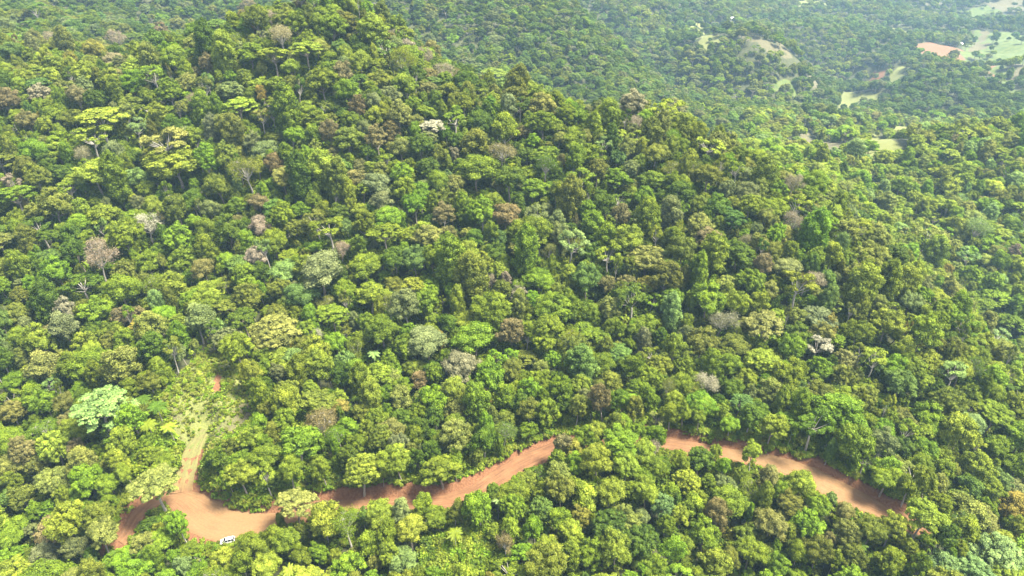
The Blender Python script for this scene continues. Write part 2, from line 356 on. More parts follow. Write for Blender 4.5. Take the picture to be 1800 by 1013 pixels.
msoil = np.zeros(GX.shape); mtan = msoil.copy(); mgrass = msoil.copy(); mpast = msoil.copy()
nb2 = fbm(GX, GY, 18, 3, 11); nb3 = fbm(GX, GY, 12, 2, 5)
msoil = np.maximum(msoil, 1 - sstep(GW + np.where(GUP, 2.4 + 1.8 * nb3, 1.0 + 1.4 * nb2), GW + np.where(GUP, 4.4 + 1.8 * nb3, 2.2 + 1.6 * nb2), GD))
msoil = np.maximum(msoil, np.where((GTD < 60) & (GY < 178), 0.95 * (1 - sstep(GTW, GTW + 2.5, GTD)), 0))
for kind, wp in patches:
    k = inside(GX + 7 * fbm(GX, GY, 22, 3, 31), GY + 14 * fbm(GX, GY, 26, 3, 33), wp)
    if kind == 'red': msoil[k] = 0.62; mtan[k] = 1
    elif kind == 'tan': mtan[k] = 1
    elif kind == 'lime': mgrass[k] = 1
    else: mpast[k] = 1
kc = inside(GX, GY, clear_w); mgrass[kc] = 0.9; mtan[kc] = np.clip(0.25 + 0.5 * nb2[kc], 0, 1)
msoil[inside(GX, GY, scar_w)] = 1
for k, v in (('m_soil', msoil), ('m_tan', mtan), ('m_grass', mgrass), ('m_pasture', mpast)): fattr(me, k, v)
go = link('ground', me); go['kind'] = 'structure'

# ------------------------------------------------------------------ the road
def ribbon(name, line, dry_fn, lift=0.05, m=13):
    T = np.gradient(line[:, :2], axis=0); T /= np.linalg.norm(T, axis=1)[:, None]; N = np.c_[-T[:, 1], T[:, 0]]
    V = []; A = np.linspace(-1, 1, m); L_ = np.r_[0, np.cumsum(np.linalg.norm(np.diff(line[:, :2], axis=0), axis=1))]
    for i, p in enumerate(line):
        el = 1 + 0.14 * vnoise(L_[i], 3, 5, 2) + 0.08 * vnoise(L_[i], 9, 2, 2); er = 1 + 0.14 * vnoise(L_[i], 20, 5, 2) + 0.08 * vnoise(L_[i], 40, 2, 2)
        for a in A:
            w_ = p[3] * (er if a < 0 else el) * a
            rut = -0.16 * math.exp(-((abs(a) - 0.38) / 0.10) ** 2) + 0.05 * vnoise(L_[i], a * 8, 1.5, 4) - (0.2 if abs(a) > .99 else 0) + (0.12 if .8 < abs(a) < .95 else 0)
            V.append((p[0] + N[i, 0] * w_, p[1] + N[i, 1] * w_, p[2] + lift + rut))
    n = len(line); I = np.arange(n * m).reshape(n, m)
    F = np.stack([I[:-1, :-1], I[:-1, 1:], I[1:, 1:], I[1:, :-1]], -1).reshape(-1, 4)[:, ::-1]
    me = mesh_np(name, V, F, [M_ROAD], smooth=True)
    uvl = me.uv_layers.new(name='UVMap'); vi = np.empty(F.size, int); me.loops.foreach_get('vertex_index', vi)
    uv = np.c_[np.tile(A, n), np.repeat(L_, m)][vi]; uvl.data.foreach_set('uv', uv.astype(np.float32).ravel())
    V = np.array(V); fattr(me, 'dry', dry_fn(V)); fattr(me, 'overgrown', sstep(159, 171, V[:, 1]) * (0.85 + 0 * V[:, 0]) if name == 'dirt_track' else V[:, 0] * 0); o = link(name, me); o['kind'] = 'structure'; return o
def dry(V):
    x, y = V[:, 0], V[:, 1]
    d = 0.85 * np.exp(-(((x + 92) / 26) ** 2)) + 0.9 * np.exp(-(((x - 100) / 26) ** 2)) + 0.08
    return np.clip(d + 0.15 * fbm(x, y, 6, 2, 9), 0, 0.9)
ribbon('dirt_road', road, dry)
tr = track.copy(); tr[:, 3] *= 0.95
ribbon('dirt_track', tr, lambda V: np.clip(0.3 + 0.3 * fbm(V[:, 0], V[:, 1], 5, 2, 4), 0, 1), lift=0.09)

# ------------------------------------------------------------------ tree prototypes
def unit(v): return v / np.maximum(np.linalg.norm(v, axis=-1, keepdims=True), 1e-9)
def leaves(C, Nn, L_, W_, rs, fold=0.25):
    """one folded quad per leaf spray at C, facing Nn"""
    n = len(C); t = unit(np.cross(Nn, rs.normal(size=(n, 3)))); b = np.cross(Nn, t)
    L_ = L_[:, None]; W_ = W_[:, None]
    V = np.stack([C - t * L_ * 0.5, C + b * W_ * 0.5 + Nn * W_ * fold * 0.3, C + t * L_ * 0.5 - Nn * L_ * fold * 0.5, C - b * W_ * 0.5 + Nn * W_ * fold * 0.3], 1).reshape(-1, 3)
    return V, np.arange(4 * n).reshape(n, 4)
def lobe_leaves(lobes, rs, size, cover=1.25, sub=8, zmin=-0.35, subr=0.42, flat=1.0, up=0.35, jit=0.5):
    CC, NN, LV, SZ = [], [], [], []
    for (c, r) in lobes:
        c = np.array(c); r = np.array(r) * np.ones(3); lobv = rs.uniform(-0.16, 0.16)
        d = rs.normal(size=(sub * 4, 3)); d = unit(d); d = d[d[:, 2] > zmin][:sub + rs.randint(-2, 3)]
        for q in np.vstack([d, [[0, 0, 0.85]]]):
            sr = r * subr * rs.uniform(0.55, 1.35); scn = c + q * r * (1 - subr * 0.8) * rs.uniform(0.85, 1.22); subv = rs.uniform(-0.17, 0.17)
            n = int(cover * 2.7 * math.pi * sr[0] * sr[0] / (size * size * 0.45)); n = max(n, 6)
            e = unit(rs.normal(size=(n, 3)) + q * 0.75 + np.array((0, 0, 0.25)))
            CC.append(scn + e * sr * (rs.uniform(0.75, 1.12, (n, 1)) + 0.5 * (rs.rand(n, 1) < 0.08))); NN.append(unit(e + rs.normal(size=(n, 3)) * jit + np.array((0, 0, up))))
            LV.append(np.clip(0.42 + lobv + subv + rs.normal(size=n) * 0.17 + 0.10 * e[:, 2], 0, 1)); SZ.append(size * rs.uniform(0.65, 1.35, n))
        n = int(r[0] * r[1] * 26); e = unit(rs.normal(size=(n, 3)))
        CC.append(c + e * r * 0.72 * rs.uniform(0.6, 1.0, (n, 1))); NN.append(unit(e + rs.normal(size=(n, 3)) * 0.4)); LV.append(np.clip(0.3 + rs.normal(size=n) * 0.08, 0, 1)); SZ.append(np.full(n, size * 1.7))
    C = np.vstack(CC); Nn = np.vstack(NN); sz = np.concatenate(SZ)
    V, F = leaves(C, Nn, sz, sz * 0.72, rs); return V, F, np.concatenate(LV)
def tube(pts, radii, k=6):
    pts = np.array(pts, float); V = []; n = len(pts)
    T = unit(np.gradient(pts, axis=0)); a = np.array((0.31, 0.95, 0.05))
    for i in range(n):
        u = unit(np.cross(T[i], a)); v = np.cross(T[i], u)
        for j in range(k):
            th = 2 * math.pi * j / k; V.append(pts[i] + radii[i] * (math.cos(th) * u + math.sin(th) * v))
    F = [(i * k + j, i * k + (j + 1) % k, (i + 1) * k + (j + 1) % k, (i + 1) * k + j) for i in range(n - 1) for j in range(k)]
    return np.array(V), np.array(F)
def cat(parts):
    V, F, o = [], [], 0
    for v, f in parts: V.append(v); F.append(f + o); o += len(v)
    return np.vstack(V), np.vstack(F)
def trunk_geo(rs, fork, targets, r0=0.3, wob=0.3, base=-2.0):
    n = 7; z = np.linspace(base, fork[2], n); t = (z - base) / (fork[2] - base)
    pts = np.c_[fork[0] * t + wob * np.sin(t * 5 + rs.rand() * 6) * t, fork[1] * t + wob * np.sin(t * 4 + rs.rand() * 6) * t, z]
    pts[-1] = fork; parts = [tube(pts, r0 * (1.5 - 0.9 * t ** 0.5))]
    for g in targets:
        g = np.array(g); s = np.linspace(0, 1, 5)[:, None]; st = pts[-1] - np.array((0, 0, rs.uniform(0, 1.6)))
        mid = (st + g) / 2 + np.array((0, 0, -0.4)); P = (1 - s) ** 2 * st + 2 * s * (1 - s) * mid + s ** 2 * g
        parts.append(tube(P, r0 * np.linspace(0.36, 0.1, 5), 5))
    return cat(parts)
PROTO = {}
def add_proto(kind, crown, trunk, pale):
    V, F, lv = crown; tm = M_PALE if pale else M_BARK
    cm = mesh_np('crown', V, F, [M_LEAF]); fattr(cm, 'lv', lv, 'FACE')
    tmesh = mesh_np('trunk', trunk[0], trunk[1], [tm], smooth=True)
    Vb, Fb = cat([(V, F), trunk]); mi = np.r_[np.zeros(len(F)), np.ones(len(trunk[1]))]
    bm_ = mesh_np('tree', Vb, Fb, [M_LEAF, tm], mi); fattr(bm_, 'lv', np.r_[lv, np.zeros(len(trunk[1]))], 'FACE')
    PROTO.setdefault(kind, []).append((cm, tmesh, bm_))
def make_round(seed, nl=17, rxy=5.0, rz=4.3, cz=9.6, lr=(1.3, 2.15), size=0.29, kind='R', sub=8, **kw):
    rs = np.random.RandomState(seed); lobes = []; ex = rs.uniform(0.78, 1.18, 2)
    for i in range(nl):
        zz = 1 - 1.55 * (i + 0.5) / nl; th = i * 2.4 + rs.uniform(-0.4, 0.4); rr = math.sqrt(max(0, 1 - zz * zz)); r = rs.uniform(*lr)
        k = rs.uniform(0.72, 1.16); lobes.append(((rr * math.cos(th) * (rxy - r) * ex[0] * k, rr * math.sin(th) * (rxy - r) * ex[1] * k, cz + zz * (rz - r * 0.6) * k), (r, r, r * 0.85)))
    lobes.append(((0, 0, cz), (2.6, 2.6, 2.2)))
    tg = [l[0] for l in lobes[2::3]]
    add_proto(kind, lobe_leaves(lobes, rs, size, sub=sub, **kw), trunk_geo(rs, (0, 0, cz - rz * 0.6), tg), rs.rand() < 0.25)
for s in range(11): make_round(100 + s, nl=[18, 22, 26, 16, 21, 28, 14, 20, 32, 24, 12][s], rz=[3.9, 4.6, 5.3, 3.6, 4.8, 4.3, 5.0, 3.3, 4.6, 5.6, 4.2][s], lr=[(1.5, 2.3), (1.2, 2.0), (1.1, 1.8), (1.6, 2.5), (1.0, 2.2), (0.95, 1.6), (1.3, 2.6), (0.9, 2.4), (0.8, 1.4), (1.0, 1.7), (1.8, 2.7)][s], size=[.29, .27, .32, .3, .36, .26, .38, .28, .25, .34, .3][s], jit=[.5, .6, .7, .45, .8, .5, .9, .5, .6, .7, .5][s])
for s in range(3): make_round(200 + s, nl=34, rz=4.6, lr=(1.2, 1.7), size=0.27, kind='D', sub=9, subr=0.34, jit=0.4)
def make_column(seed):
    rs = np.random.RandomState(seed); lobes = []
    for i in range(30):
        t = i / 29; z = 15.5 - 11.5 * t; prof = 4.6 * (math.sin(min(1, t * 2.1 + 0.16) * math.pi / 2)) * (1 - 0.25 * t); th = i * 2.4; r = rs.uniform(1.0, 1.9); k = rs.uniform(0.75, 1.1)
        lobes.append(((math.cos(th) * (prof - r * 0.6) * k * 0.8, math.sin(th) * (prof - r * 0.6) * k * 0.8, z), (r, r, r * 1.25)))
    for z in (6, 9, 12): lobes.append(((0, 0, z), (2.2, 2.2, 2.4)))
    add_proto('C', lobe_leaves(lobes, rs, 0.31, sub=7, zmin=-0.6, up=0.25, jit=0.6), trunk_geo(rs, (0, 0, 10), [l[0] for l in lobes[:9:2]]), False)
for s in range(3): make_column(300 + s)
def make_umbrella(seed):
    rs = np.random.RandomState(seed); lobes = []; n = 26
    for i in range(n):
        rr = math.sqrt((i + 0.5) / n) * 4.3; th = i * 2.4 + rs.uniform(-.3, .3); r = rs.uniform(0.9, 1.5)
        lobes.append(((math.cos(th) * rr, math.sin(th) * rr, 12.6 - 0.10 * rr * rr + rs.uniform(-0.5, 0.3)), (r, r, r * 0.42)))
    for i in range(7):
        th = i * 0.9; rr = rs.uniform(2.5, 4.4); lobes.append(((math.cos(th) * rr, math.sin(th) * rr, 9.6 + rs.uniform(-0.6, 0.3)), (1.1, 1.1, 0.45)))
    add_proto('U', lobe_leaves(lobes, rs, 0.33, sub=9, zmin=-0.1, subr=0.36, up=0.7, jit=0.35), trunk_geo(rs, (0, 0, 8.5), [(l[0][0] * .8, l[0][1] * .8, l[0][2] - 0.3) for l in lobes[4::3]], r0=0.32), rs.rand() < 0.6)
for s in range(3): make_umbrella(400 + s)
def make_open(seed):
    rs = np.random.RandomState(seed); lobes = []; n = 13
    for i in range(n):
        zz = rs.uniform(-0.5, 1); th = i * 2.4 + rs.uniform(-.4, .4); rr = 4.0 * math.sqrt(max(0.05, 1 - zz * zz)) * rs.uniform(0.75, 1.05); r = rs.uniform(0.9, 1.6)
        lobes.append(((math.cos(th) * rr, math.sin(th) * rr, 11.5 + zz * 2.9), (r, r, r * 0.6)))
    add_proto('O', lobe_leaves(lobes, rs, 0.36, cover=1.0, sub=8, zmin=-0.2, up=0.5), trunk_geo(rs, (rs.uniform(-.6, .6), rs.uniform(-.6, .6), 8.8), [l[0] for l in lobes], r0=0.36), True)
for s in range(4): make_open(500 + s)
def make_bare(seed, leafy):
    rs = np.random.RandomState(seed); C, Nn, Ls, Ws, lv = [], [], [], [], []; tg = []
    for i in range(16):
        zz = rs.uniform(-0.4, 1); th = i * 2.4; rr = 3.6 * math.sqrt(max(0.1, 1 - zz * zz)) * rs.uniform(0.6, 1.0); tg.append(np.array((math.cos(th) * rr, math.sin(th) * rr, 11 + zz * 3.0)))
    parts = [trunk_geo(rs, (0, 0, 8.2), tg, r0=0.34)]
    for g in tg:
        for q in range(7):
            d = unit(rs.normal(size=3) + np.array((g[0], g[1], 1.6)) * 0.35); e = g + d * rs.uniform(0.8, 1.7); parts.append(tube([g, (g + e) / 2 + rs.normal(size=3) * .1, e], [0.06, 0.045, 0.02], 4))
            n = leafy; cc = e + rs.normal(size=(n, 3)) * 0.55; C.append(cc); Nn.append(unit(rs.normal(size=(n, 3)) + (0, 0, .5))); Ls.append(rs.uniform(0.3, 0.8, n)); Ws.append(rs.uniform(0.06, 0.2, n)); lv.append(np.clip(0.55 + rs.normal(size=n) * 0.2, 0, 1))
    V, F = leaves(np.vstack(C), np.vstack(Nn), np.concatenate(Ls), np.concatenate(Ws), rs)
    add_proto('B', (V, F, np.concatenate(lv)), cat(parts), True)
for s in range(3): make_bare(600 + s, 34)
def frond(base, th, L_, drop, rs, wid):
    s = np.linspace(0, 1, 9); d = np.array((math.cos(th), math.sin(th), 0)); z = 1.1 * s * L_ * 0.35 - drop * s * s * L_
    P = base + d * (s * L_)[:, None] + np.c_[s * 0, s * 0, z]; side = np.array((-d[1], d[0], 0)); C, Nn, Ls, Ws = [], [], [], []
    V, F = [], []
    for i in range(8):
        for k in range(3):
            t = (k + .5) / 3; p = P[i] * (1 - t) + P[i + 1] * t; wv = wid * math.sin(math.pi * (0.12 + 0.85 * (i + t) / 8.6)); fw = unit(P[i + 1] - P[i])
            for sg in (-1, 1):
                b = len(V); e = p + side * sg * wv + fw * wv * 0.5 - np.array((0, 0, wv * 0.35)); V += [p, p + fw * 0.16, e + fw * 0.05, e]; F.append((b, b + 1, b + 2, b + 3))
    return np.array(V), np.array(F)
def make_palm(seed):
    rs = np.random.RandomState(seed); H = 11.0; parts = [frond(np.array((0.4, 0, H)), i * 2.4, rs.uniform(2.9, 3.8), rs.uniform(0.25, 0.85), rs, 0.75) for i in range(17)]
    V, F = cat(parts); t = np.linspace(0, 1, 8); tr_ = tube(np.c_[0.4 * t, 0 * t, -1 + (H + 1) * t], 0.17 - 0.05 * t, 7)
    add_proto('P', (V, F, np.clip(0.55 + rs.normal(size=len(F)) * 0.14, 0, 1)), tr_, True)
for s in range(2): make_palm(700 + s)
def make_shrub(seed, size=0.42):
    rs = np.random.RandomState(seed); lobes = []
    for i in range(8):
        th = i * 2.4; rr = rs.uniform(0.3, 1.5); r = rs.uniform(0.5, 0.95); lobes.append(((math.cos(th) * rr, math.sin(th) * rr, 0.9 + rs.uniform(-0.2, 0.9)), (r, r, r)))
    add_proto('S', lobe_leaves(lobes, rs, size, cover=0.9, sub=5, zmin=-0.2, jit=0.7), trunk_geo(rs, (0, 0, 0.8), [l[0] for l in lobes[::3]], r0=0.06, wob=0.05, base=-0.5), False)
for s in range(3): make_shrub(800 + s)
def make_broadleaf_plant(seed):
    rs = np.random.RandomState(seed); V, F = [], []
    for i in range(13):
        th = i * 2.4; d = np.array((math.cos(th), math.sin(th), 0)); sd_ = np.array((-d[1], d[0], 0)); L_ = rs.uniform(1.2, 2.1); b0 = np.array((0, 0, rs.uniform(0.5, 1.6))) + d * 0.2
        s = np.linspace(0, 1, 5); P = b0 + d * (s * L_ * 0.8)[:, None] + np.c_[s * 0, s * 0, L_ * (0.9 * s - 1.1 * s * s)]; Wd = np.array((0.05, 0.26, 0.34, 0.24, 0.02)) * 1.1
        b = len(V)
        for p, w_ in zip(P, Wd): V += [p - sd_ * w_ + (0, 0, .05), p + sd_ * w_ + (0, 0, .05)]
        F += [(b + 2 * k, b + 2 * k + 1, b + 2 * k + 3, b + 2 * k + 2) for k in range(4)]
    add_proto('L', (np.array(V), np.array(F), np.clip(0.6 + rs.normal(size=len(F)) * 0.12, 0, 1)), tube([(0, 0, -.4), (0, 0, 1.0)], [0.09, 0.05], 5), False)
for s in range(2): make_broadleaf_plant(900 + s)
KINDS = {'R': (5.0, 9.8, 4.4), 'D': (5.0, 9.8, 4.4), 'C': (4.4, 10.5, 5.8), 'U': (5.2, 11.6, 2.0), 'O': (5.0, 11.5, 3.3), 'B': (5.0, 11.5, 3.4), 'P': (3.4, 10.8, 1.5)}   # crown radius, height of crown centre, half height

# ------------------------------------------------------------------ colours of the foliage (base colours)
COL = {'LG': (.120, .205, .014), 'YG': (.180, .226, .024), 'MG': (.120, .166, .013), 'DG': (.050, .092, .009), 'OL': (.120, .135, .022), 'KH': (.170, .182, .045), 'BR': (.165, .135, .060),
       'PK': (.24, .205, .14), 'GY': (.145, .165, .070), 'BG': (.085, .150, .034), 'PG': (.150, .230, .070), 'GD': (.23, .195, .04), 'WH': (.31, .29, .21)}
WORD = {'LG': 'bright green', 'YG': 'yellow-green', 'MG': 'mid green', 'DG': 'dark green', 'OL': 'olive', 'KH': 'khaki green', 'BR': 'brownish', 'PK': 'pinkish beige', 'GY': 'grey-green', 'BG': 'bluish green', 'PG': 'pale mint green', 'GD': 'golden', 'WH': 'whitish grey'}
FORM = {'R': 'round lumpy-crowned tree', 'D': 'dense domed tree', 'C': 'tall vine-draped tree', 'U': 'flat umbrella-crowned tree', 'O': 'open-crowned tree with pale limbs', 'B': 'nearly leafless tree', 'P': 'palm'}

# trees picked out in the photograph: u, v of the crown, its width and height, form, colour
TREES = '''174 201 80 45 U YG;161 238 62 56 O YG;84 218 30 36 R YG;289 245 85 62 O KH;309 290 100 56 R YG;359 282 52 58 D LG;168 302 76 55 R YG;57 268 55 45 R LG;44 297 50 45 R OL;27 316 32 34 O PK
198 272 40 40 R GY;235 221 42 36 O PG;67 144 38 30 U BG;235 121 48 32 D YG;231 148 40 34 R LG;312 44 28 26 R KH;201 67 34 34 B PK;282 60 34 34 R BR;359 114 30 32 R BR;362 151 38 40 O OL;419 181 60 32 U YG
503 188 65 86 C MG;480 92 62 36 U YG;537 80 60 36 U YG;567 143 52 46 D MG;581 232 36 48 R BR;413 228 50 58 C OL;369 228 36 48 C GY;460 205 32 32 O KH;564 242 42 40 R MG;483 292 36 32 R BR
570 295 70 64 C YG;497 309 52 40 R KH;477 30 36 24 B PK;436 17 36 36 C BR;557 40 36 34 R MG;74 165 46 34 R PK;131 170 40 48 R BR;10 177 50 44 R BR;13 64 36 20 U LG;463 168 22 26 R GD;300 160 48 46 D MG
600 130 40 40 R BR;650 54 58 52 R YG;600 38 50 30 R OL;883 265 52 42 B BR;761 218 46 26 U WH;624 191 34 34 R BR;865 126 48 36 U YG;862 187 28 30 C LG;803 201 25 22 R LG;942 171 52 48 D MG;986 166 36 34 U YG
1016 190 44 28 R KH;902 190 42 44 R GY;700 200 52 48 D KH;842 215 52 42 R DG;707 262 40 36 R KH;664 245 42 38 R BR;835 258 60 50 R OL;835 300 90 52 R MG;707 308 46 40 R LG;768 318 46 44 R MG
792 324 40 40 R KH;660 322 56 40 R GY;993 328 26 22 R PK;1050 299 46 42 R OL;1083 279 32 28 R BG;1123 217 30 30 B PK;650 181 36 36 R GY;714 88 46 30 R PK;748 98 34 34 B PK;800 130 26 26 B BR;1184 190 44 34 R KH
1150 232 48 46 C OL;168 448 52 74 B PK;258 395 50 44 B WH;268 360 38 34 R YG;218 414 70 72 D MG;500 374 46 46 D MG;456 355 40 38 R BR;456 397 46 38 R PK;480 420 48 44 R MG;446 454 44 40 R PK;419 441 30 34 C OL
94 360 62 48 R OL;305 504 52 54 C YG;362 533 52 46 R YG;168 545 58 42 R LG;165 569 32 26 R LG;215 478 42 40 D OL;248 498 42 36 D OL;100 474 50 38 R LG;50 501 26 26 R LG;436 521 60 56 D OL
483 585 100 48 D KH;564 474 90 66 R GY;533 514 58 46 R BG;490 618 40 20 U YG;487 642 30 26 R YG;215 558 36 36 D BR;248 552 32 34 D BR;148 606 46 42 R YG;190 606 40 40 D OL;168 637 80 48 R MG
74 647 70 46 R KH;214 636 34 36 R BR;111 541 36 34 R PK;111 570 54 46 R GY;544 556 40 40 R LG;554 624 56 50 R YG;597 434 32 38 B PK;554 590 26 30 B WH;413 558 20 28 O KH;550 437 38 22 R LG;557 386 48 40 O OL
731 360 50 44 R LG;677 404 60 40 U MG;731 454 52 44 R BG;711 441 26 28 R LG;754 417 56 38 D KH;821 444 48 44 R YG;878 424 36 30 R BG;888 377 60 46 R BR;949 407 80 58 R MG;1003 424 60 58 O PG;1103 380 38 46 D BR
1066 417 46 46 R MG;1137 453 72 38 D KH;1167 488 58 54 R OL;892 491 26 26 R PK;865 491 22 24 B PK;912 521 32 28 R PK;942 527 36 30 R LG;748 528 50 42 D MG;717 496 40 36 U YG;868 541 76 54 R MG
979 541 80 42 R MG;962 584 70 66 D MG;1016 613 50 50 D OL;971 637 38 30 D LG;899 584 52 46 R BR;751 598 80 56 R GY;835 597 78 56 R LG;667 662 60 38 R YG;781 377 46 40 R BR;677 357 46 34 R GY;637 394 42 44 R MG
1070 541 46 40 R KH;1137 575 58 44 R MG;1395 387 36 44 B PK;1392 315 34 44 B PK;1361 414 36 46 D LG;1311 417 22 18 D LG;1247 419 58 34 R BR;1432 491 40 26 B PK;1317 498 54 46 D MG;1291 533 50 48 R YG
1348 563 74 46 U KH;1344 464 40 44 R BR;1445 550 58 32 U GY;1462 573 34 38 R GD;1438 607 52 34 O WH;1536 632 54 48 O YG;1556 570 60 50 R YG;1646 526 48 30 O YG;1663 474 20 20 R GD;1703 449 40 38 O PG
1677 399 42 34 R YG;1777 446 22 26 R PK;1720 543 76 80 R MG;1613 652 62 42 D MG;1579 610 38 40 R YG;1234 600 58 40 R OL;1341 624 60 42 U YG;1368 651 40 30 R LG;1253 673 42 42 B WH;1502 386 46 38 D DG
1287 386 52 30 R BG;1754 590 50 32 O PG;1690 651 46 36 R YG;1723 620 26 26 R LG;1680 610 40 40 R OL;171 709 100 66 U PG;30 770 60 44 R MG;94 786 64 56 D YG;134 789 32 38 D BR;215 779 52 48 R YG;144 757 42 36 R MG
158 843 70 50 R LG;148 863 42 34 R LG;94 846 74 44 R KH;64 901 30 28 R LG;97 921 66 32 U BR;272 852 84 52 U KH;180 953 60 44 R KH;289 806 50 34 R MG;319 930 48 46 R LG;517 886 72 44 U KH;470 809 58 42 R MG
425 842 52 44 R YG;567 826 44 44 R MG;329 995 40 34 R PG;567 921 70 66 R YG;20 985 60 46 D LG;84 975 60 46 R GY;20 725 50 40 R KH;235 992 80 36 R LG;996 774 40 38 R BR;776 832 68 82 D MG;634 829 68 60 D YG
653 695 48 62 C YG;660 656 48 36 R YG;691 661 34 32 R KH;735 674 36 30 R BR;700 685 42 34 R MG;766 702 54 54 R LG;707 703 48 42 R KH;800 684 54 44 R YG;806 728 40 40 D KH;684 754 50 42 R KH;735 730 42 40 R MG
600 717 34 32 R GD;562 742 58 52 B BR;555 648 56 56 R YG;595 790 22 44 C LG;633 783 42 30 R MG;800 775 60 56 R KH;853 757 36 58 C LG;690 787 40 46 R GY;722 779 38 40 R MG
1016 816 44 42 R LG;942 930 38 50 R LG;962 893 22 18 R GD;680 980 38 50 D YG;1070 923 74 48 D DG;1123 953 70 46 D DG;902 930 40 38 R YG;1157 790 26 30 B PK;1151 742 34 28 O KH;1062 711 40 56 R BR
888 960 42 38 B BR;1191 679 46 48 R MG;1171 686 26 44 B KH;1142 669 48 44 D MG;1202 644 44 38 D MG;1231 604 54 44 R OL;1342 629 58 46 U YG;1236 718 60 42 R LG;1298 704 42 30 U BG;1147 706 38 36 R MG
1178 737 38 34 R MG;1282 757 40 34 R LG;1311 669 50 38 R YG;1344 666 40 36 D LG;1278 642 50 46 D MG;1124 633 28 34 C OL;1133 598 30 48 C GY;1184 609 48 54 C MG;1475 739 100 66 R LG;1502 782 76 54 R MG
1410 712 58 46 R MG;1640 742 70 48 R LG;1743 974 88 56 D PG;1708 1002 68 36 D PG;1693 937 50 42 R YG;1620 917 78 54 R YG;1780 892 60 44 R GD;1717 819 58 48 R YG;1733 910 58 46 R KH;1592 742 34 30 O KH
1280 882 70 56 R MG;1260 799 26 26 R YG;1324 806 38 38 R YG;1408 853 54 44 R YG;1224 719 50 40 R LG;1354 759 48 38 R YG;1556 849 60 46 R MG;1220 893 50 44 R YG;1317 975 60 50 R MG;1260 992 58 40 R YG
1351 923 60 46 R KH;1401 977 40 48 R MG;1440 970 52 54 R OL;1488 937 46 42 R KH;1240 943 60 46 R MG;1388 890 58 40 R OL;1569 927 54 44 R YG;1754 786 46 40 R MG;1703 742 50 38 R PG;1556 759 46 38 R LG
1596 863 50 44 R MG;1737 863 50 42 R YG;1036 977 50 44 R MG;1003 937 50 42 R YG;986 863 56 54 R OL;1070 863 58 48 R YG;1137 863 52 46 R YG;1170 893 44 38 R PG;1103 816 58 44 R YG;1087 778 80 38 R LG
1154 826 46 40 R MG;721 930 58 48 R YG;745 893 50 36 R MG;667 903 58 42 R YG;770 910 48 34 R MG;842 977 46 42 R YG;644 960 48 42 R MG;1177 960 50 44 R LG;1154 1000 50 36 R MG;1653 994 56 36 R PG
440 960 60 40 R MG;500 950 56 46 R MG;470 990 60 40 R YG;390 985 56 36 R YG;250 960 50 36 R KH;40 870 50 40 R OL;20 820 50 44 R KH;230 720 40 40 R OL;60 700 50 38 R MG;460 690 50 60 C MG;500 740 50 50 R MG;440 770 44 40 R YG
1400 650 46 38 R MG;1440 690 52 40 R OL;1520 700 50 44 D OL;1790 820 50 44 R MG;1620 790 50 40 R LG;1660 830 48 40 R MG;1500 980 50 42 R OL;1560 990 54 40 R MG;1800 930 46 44 R YG;980 690 46 48 R MG;1020 680 44 40 R YG
930 690 48 42 R LG;880 700 46 44 R MG;900 650 46 40 R OL;1060 640 50 40 R MG;600 660 44 48 R DG;590 600 44 38 R LG'''
PALMS = '''275 715 34 26 P DG;262 745 30 24 P MG;292 735 28 22 P YG;655 622 22 18 P PG;876 880 26 22 P PG;1120 708 30 22 P LG;506 1004 26 20 P YG;1515 960 30 22 P DG;252 700 30 24 P DG;800 940 30 22 P MG'''
CAR_PX = (400, 950)
vis_road = [[(210, 955), (228, 935), (240, 905), (255, 893), (275, 886)], [(310, 874), (345, 900), (378, 921), (420, 925), (470, 919), (500, 911)], [(585, 880), (640, 882), (700, 880), (780, 880), (830, 866), (872, 842), (915, 816), (952, 799), (980, 785)],
            [(1180, 779), (1230, 788), (1255, 792)], [(1280, 797), (1300, 800)], [(1350, 810), (1410, 833), (1460, 858), (1510, 882), (1560, 902)]]
VIS = []
for seg in vis_road:
    for (a, b), (c, d) in zip(seg[:-1], seg[1:]):
        for k in range(8): VIS.append((a + (c - a) * k / 8, b + (d - b) * k / 8))
for p in [(325, 850), (330, 835), (335, 815), (335, 800), (342, 780), (360, 760), (350, 740), (335, 720), (380, 715), (370, 690), (385, 670), (355, 700), (400, 700), (385, 650), (395, 735), (400, 948), (390, 951), (395, 955), (408, 950), (414, 948), (345, 925), (370, 942), (430, 940), (410, 880), (385, 868), (400, 900), (420, 908), (450, 908), (380, 892), (362, 880), (440, 895), (1440, 825), (1470, 842)]: VIS.append(p)
for gu in range(760, 856, 14):
    for gv in range(936, 1006, 14):
        if inside(np.array([gu]), np.array([gv]), LOW)[0]: VIS.append((gu, gv))
for gu in range(300, 445, 12):
    for gv in range(640, 872, 12):
        if inside(np.array([gu]), np.array([gv]), CLEAR)[0]: VIS.append((gu, gv))
VIS = np.array(VIS)
def blocks_view(x, y, z, r, kind, sz, slack=0.0):
    """does a tree standing here hide road that the photograph shows?"""
    k = KINDS[kind]; top = z + (k[1] + k[2]) * sz; cz = z + k[1] * sz
    u, v, t = project(x, y, cz); uw = r * 1200 / t; _, vt, _ = project(x, y, top); vh = max(v - vt, uw * 0.5)
    d = ((VIS[:, 0] - u) / (uw + 4 - slack)) ** 2 + ((VIS[:, 1] - v) / (vh + 5 - slack)) ** 2
    return bool((d < 1).any())
for kind, pl in PATCH:
    pass
rnd = random.Random(11)
placed = []     # x, y, z, r, kind, variant, sxy, sz, rot, tint, code, annotated, u, v, wpx
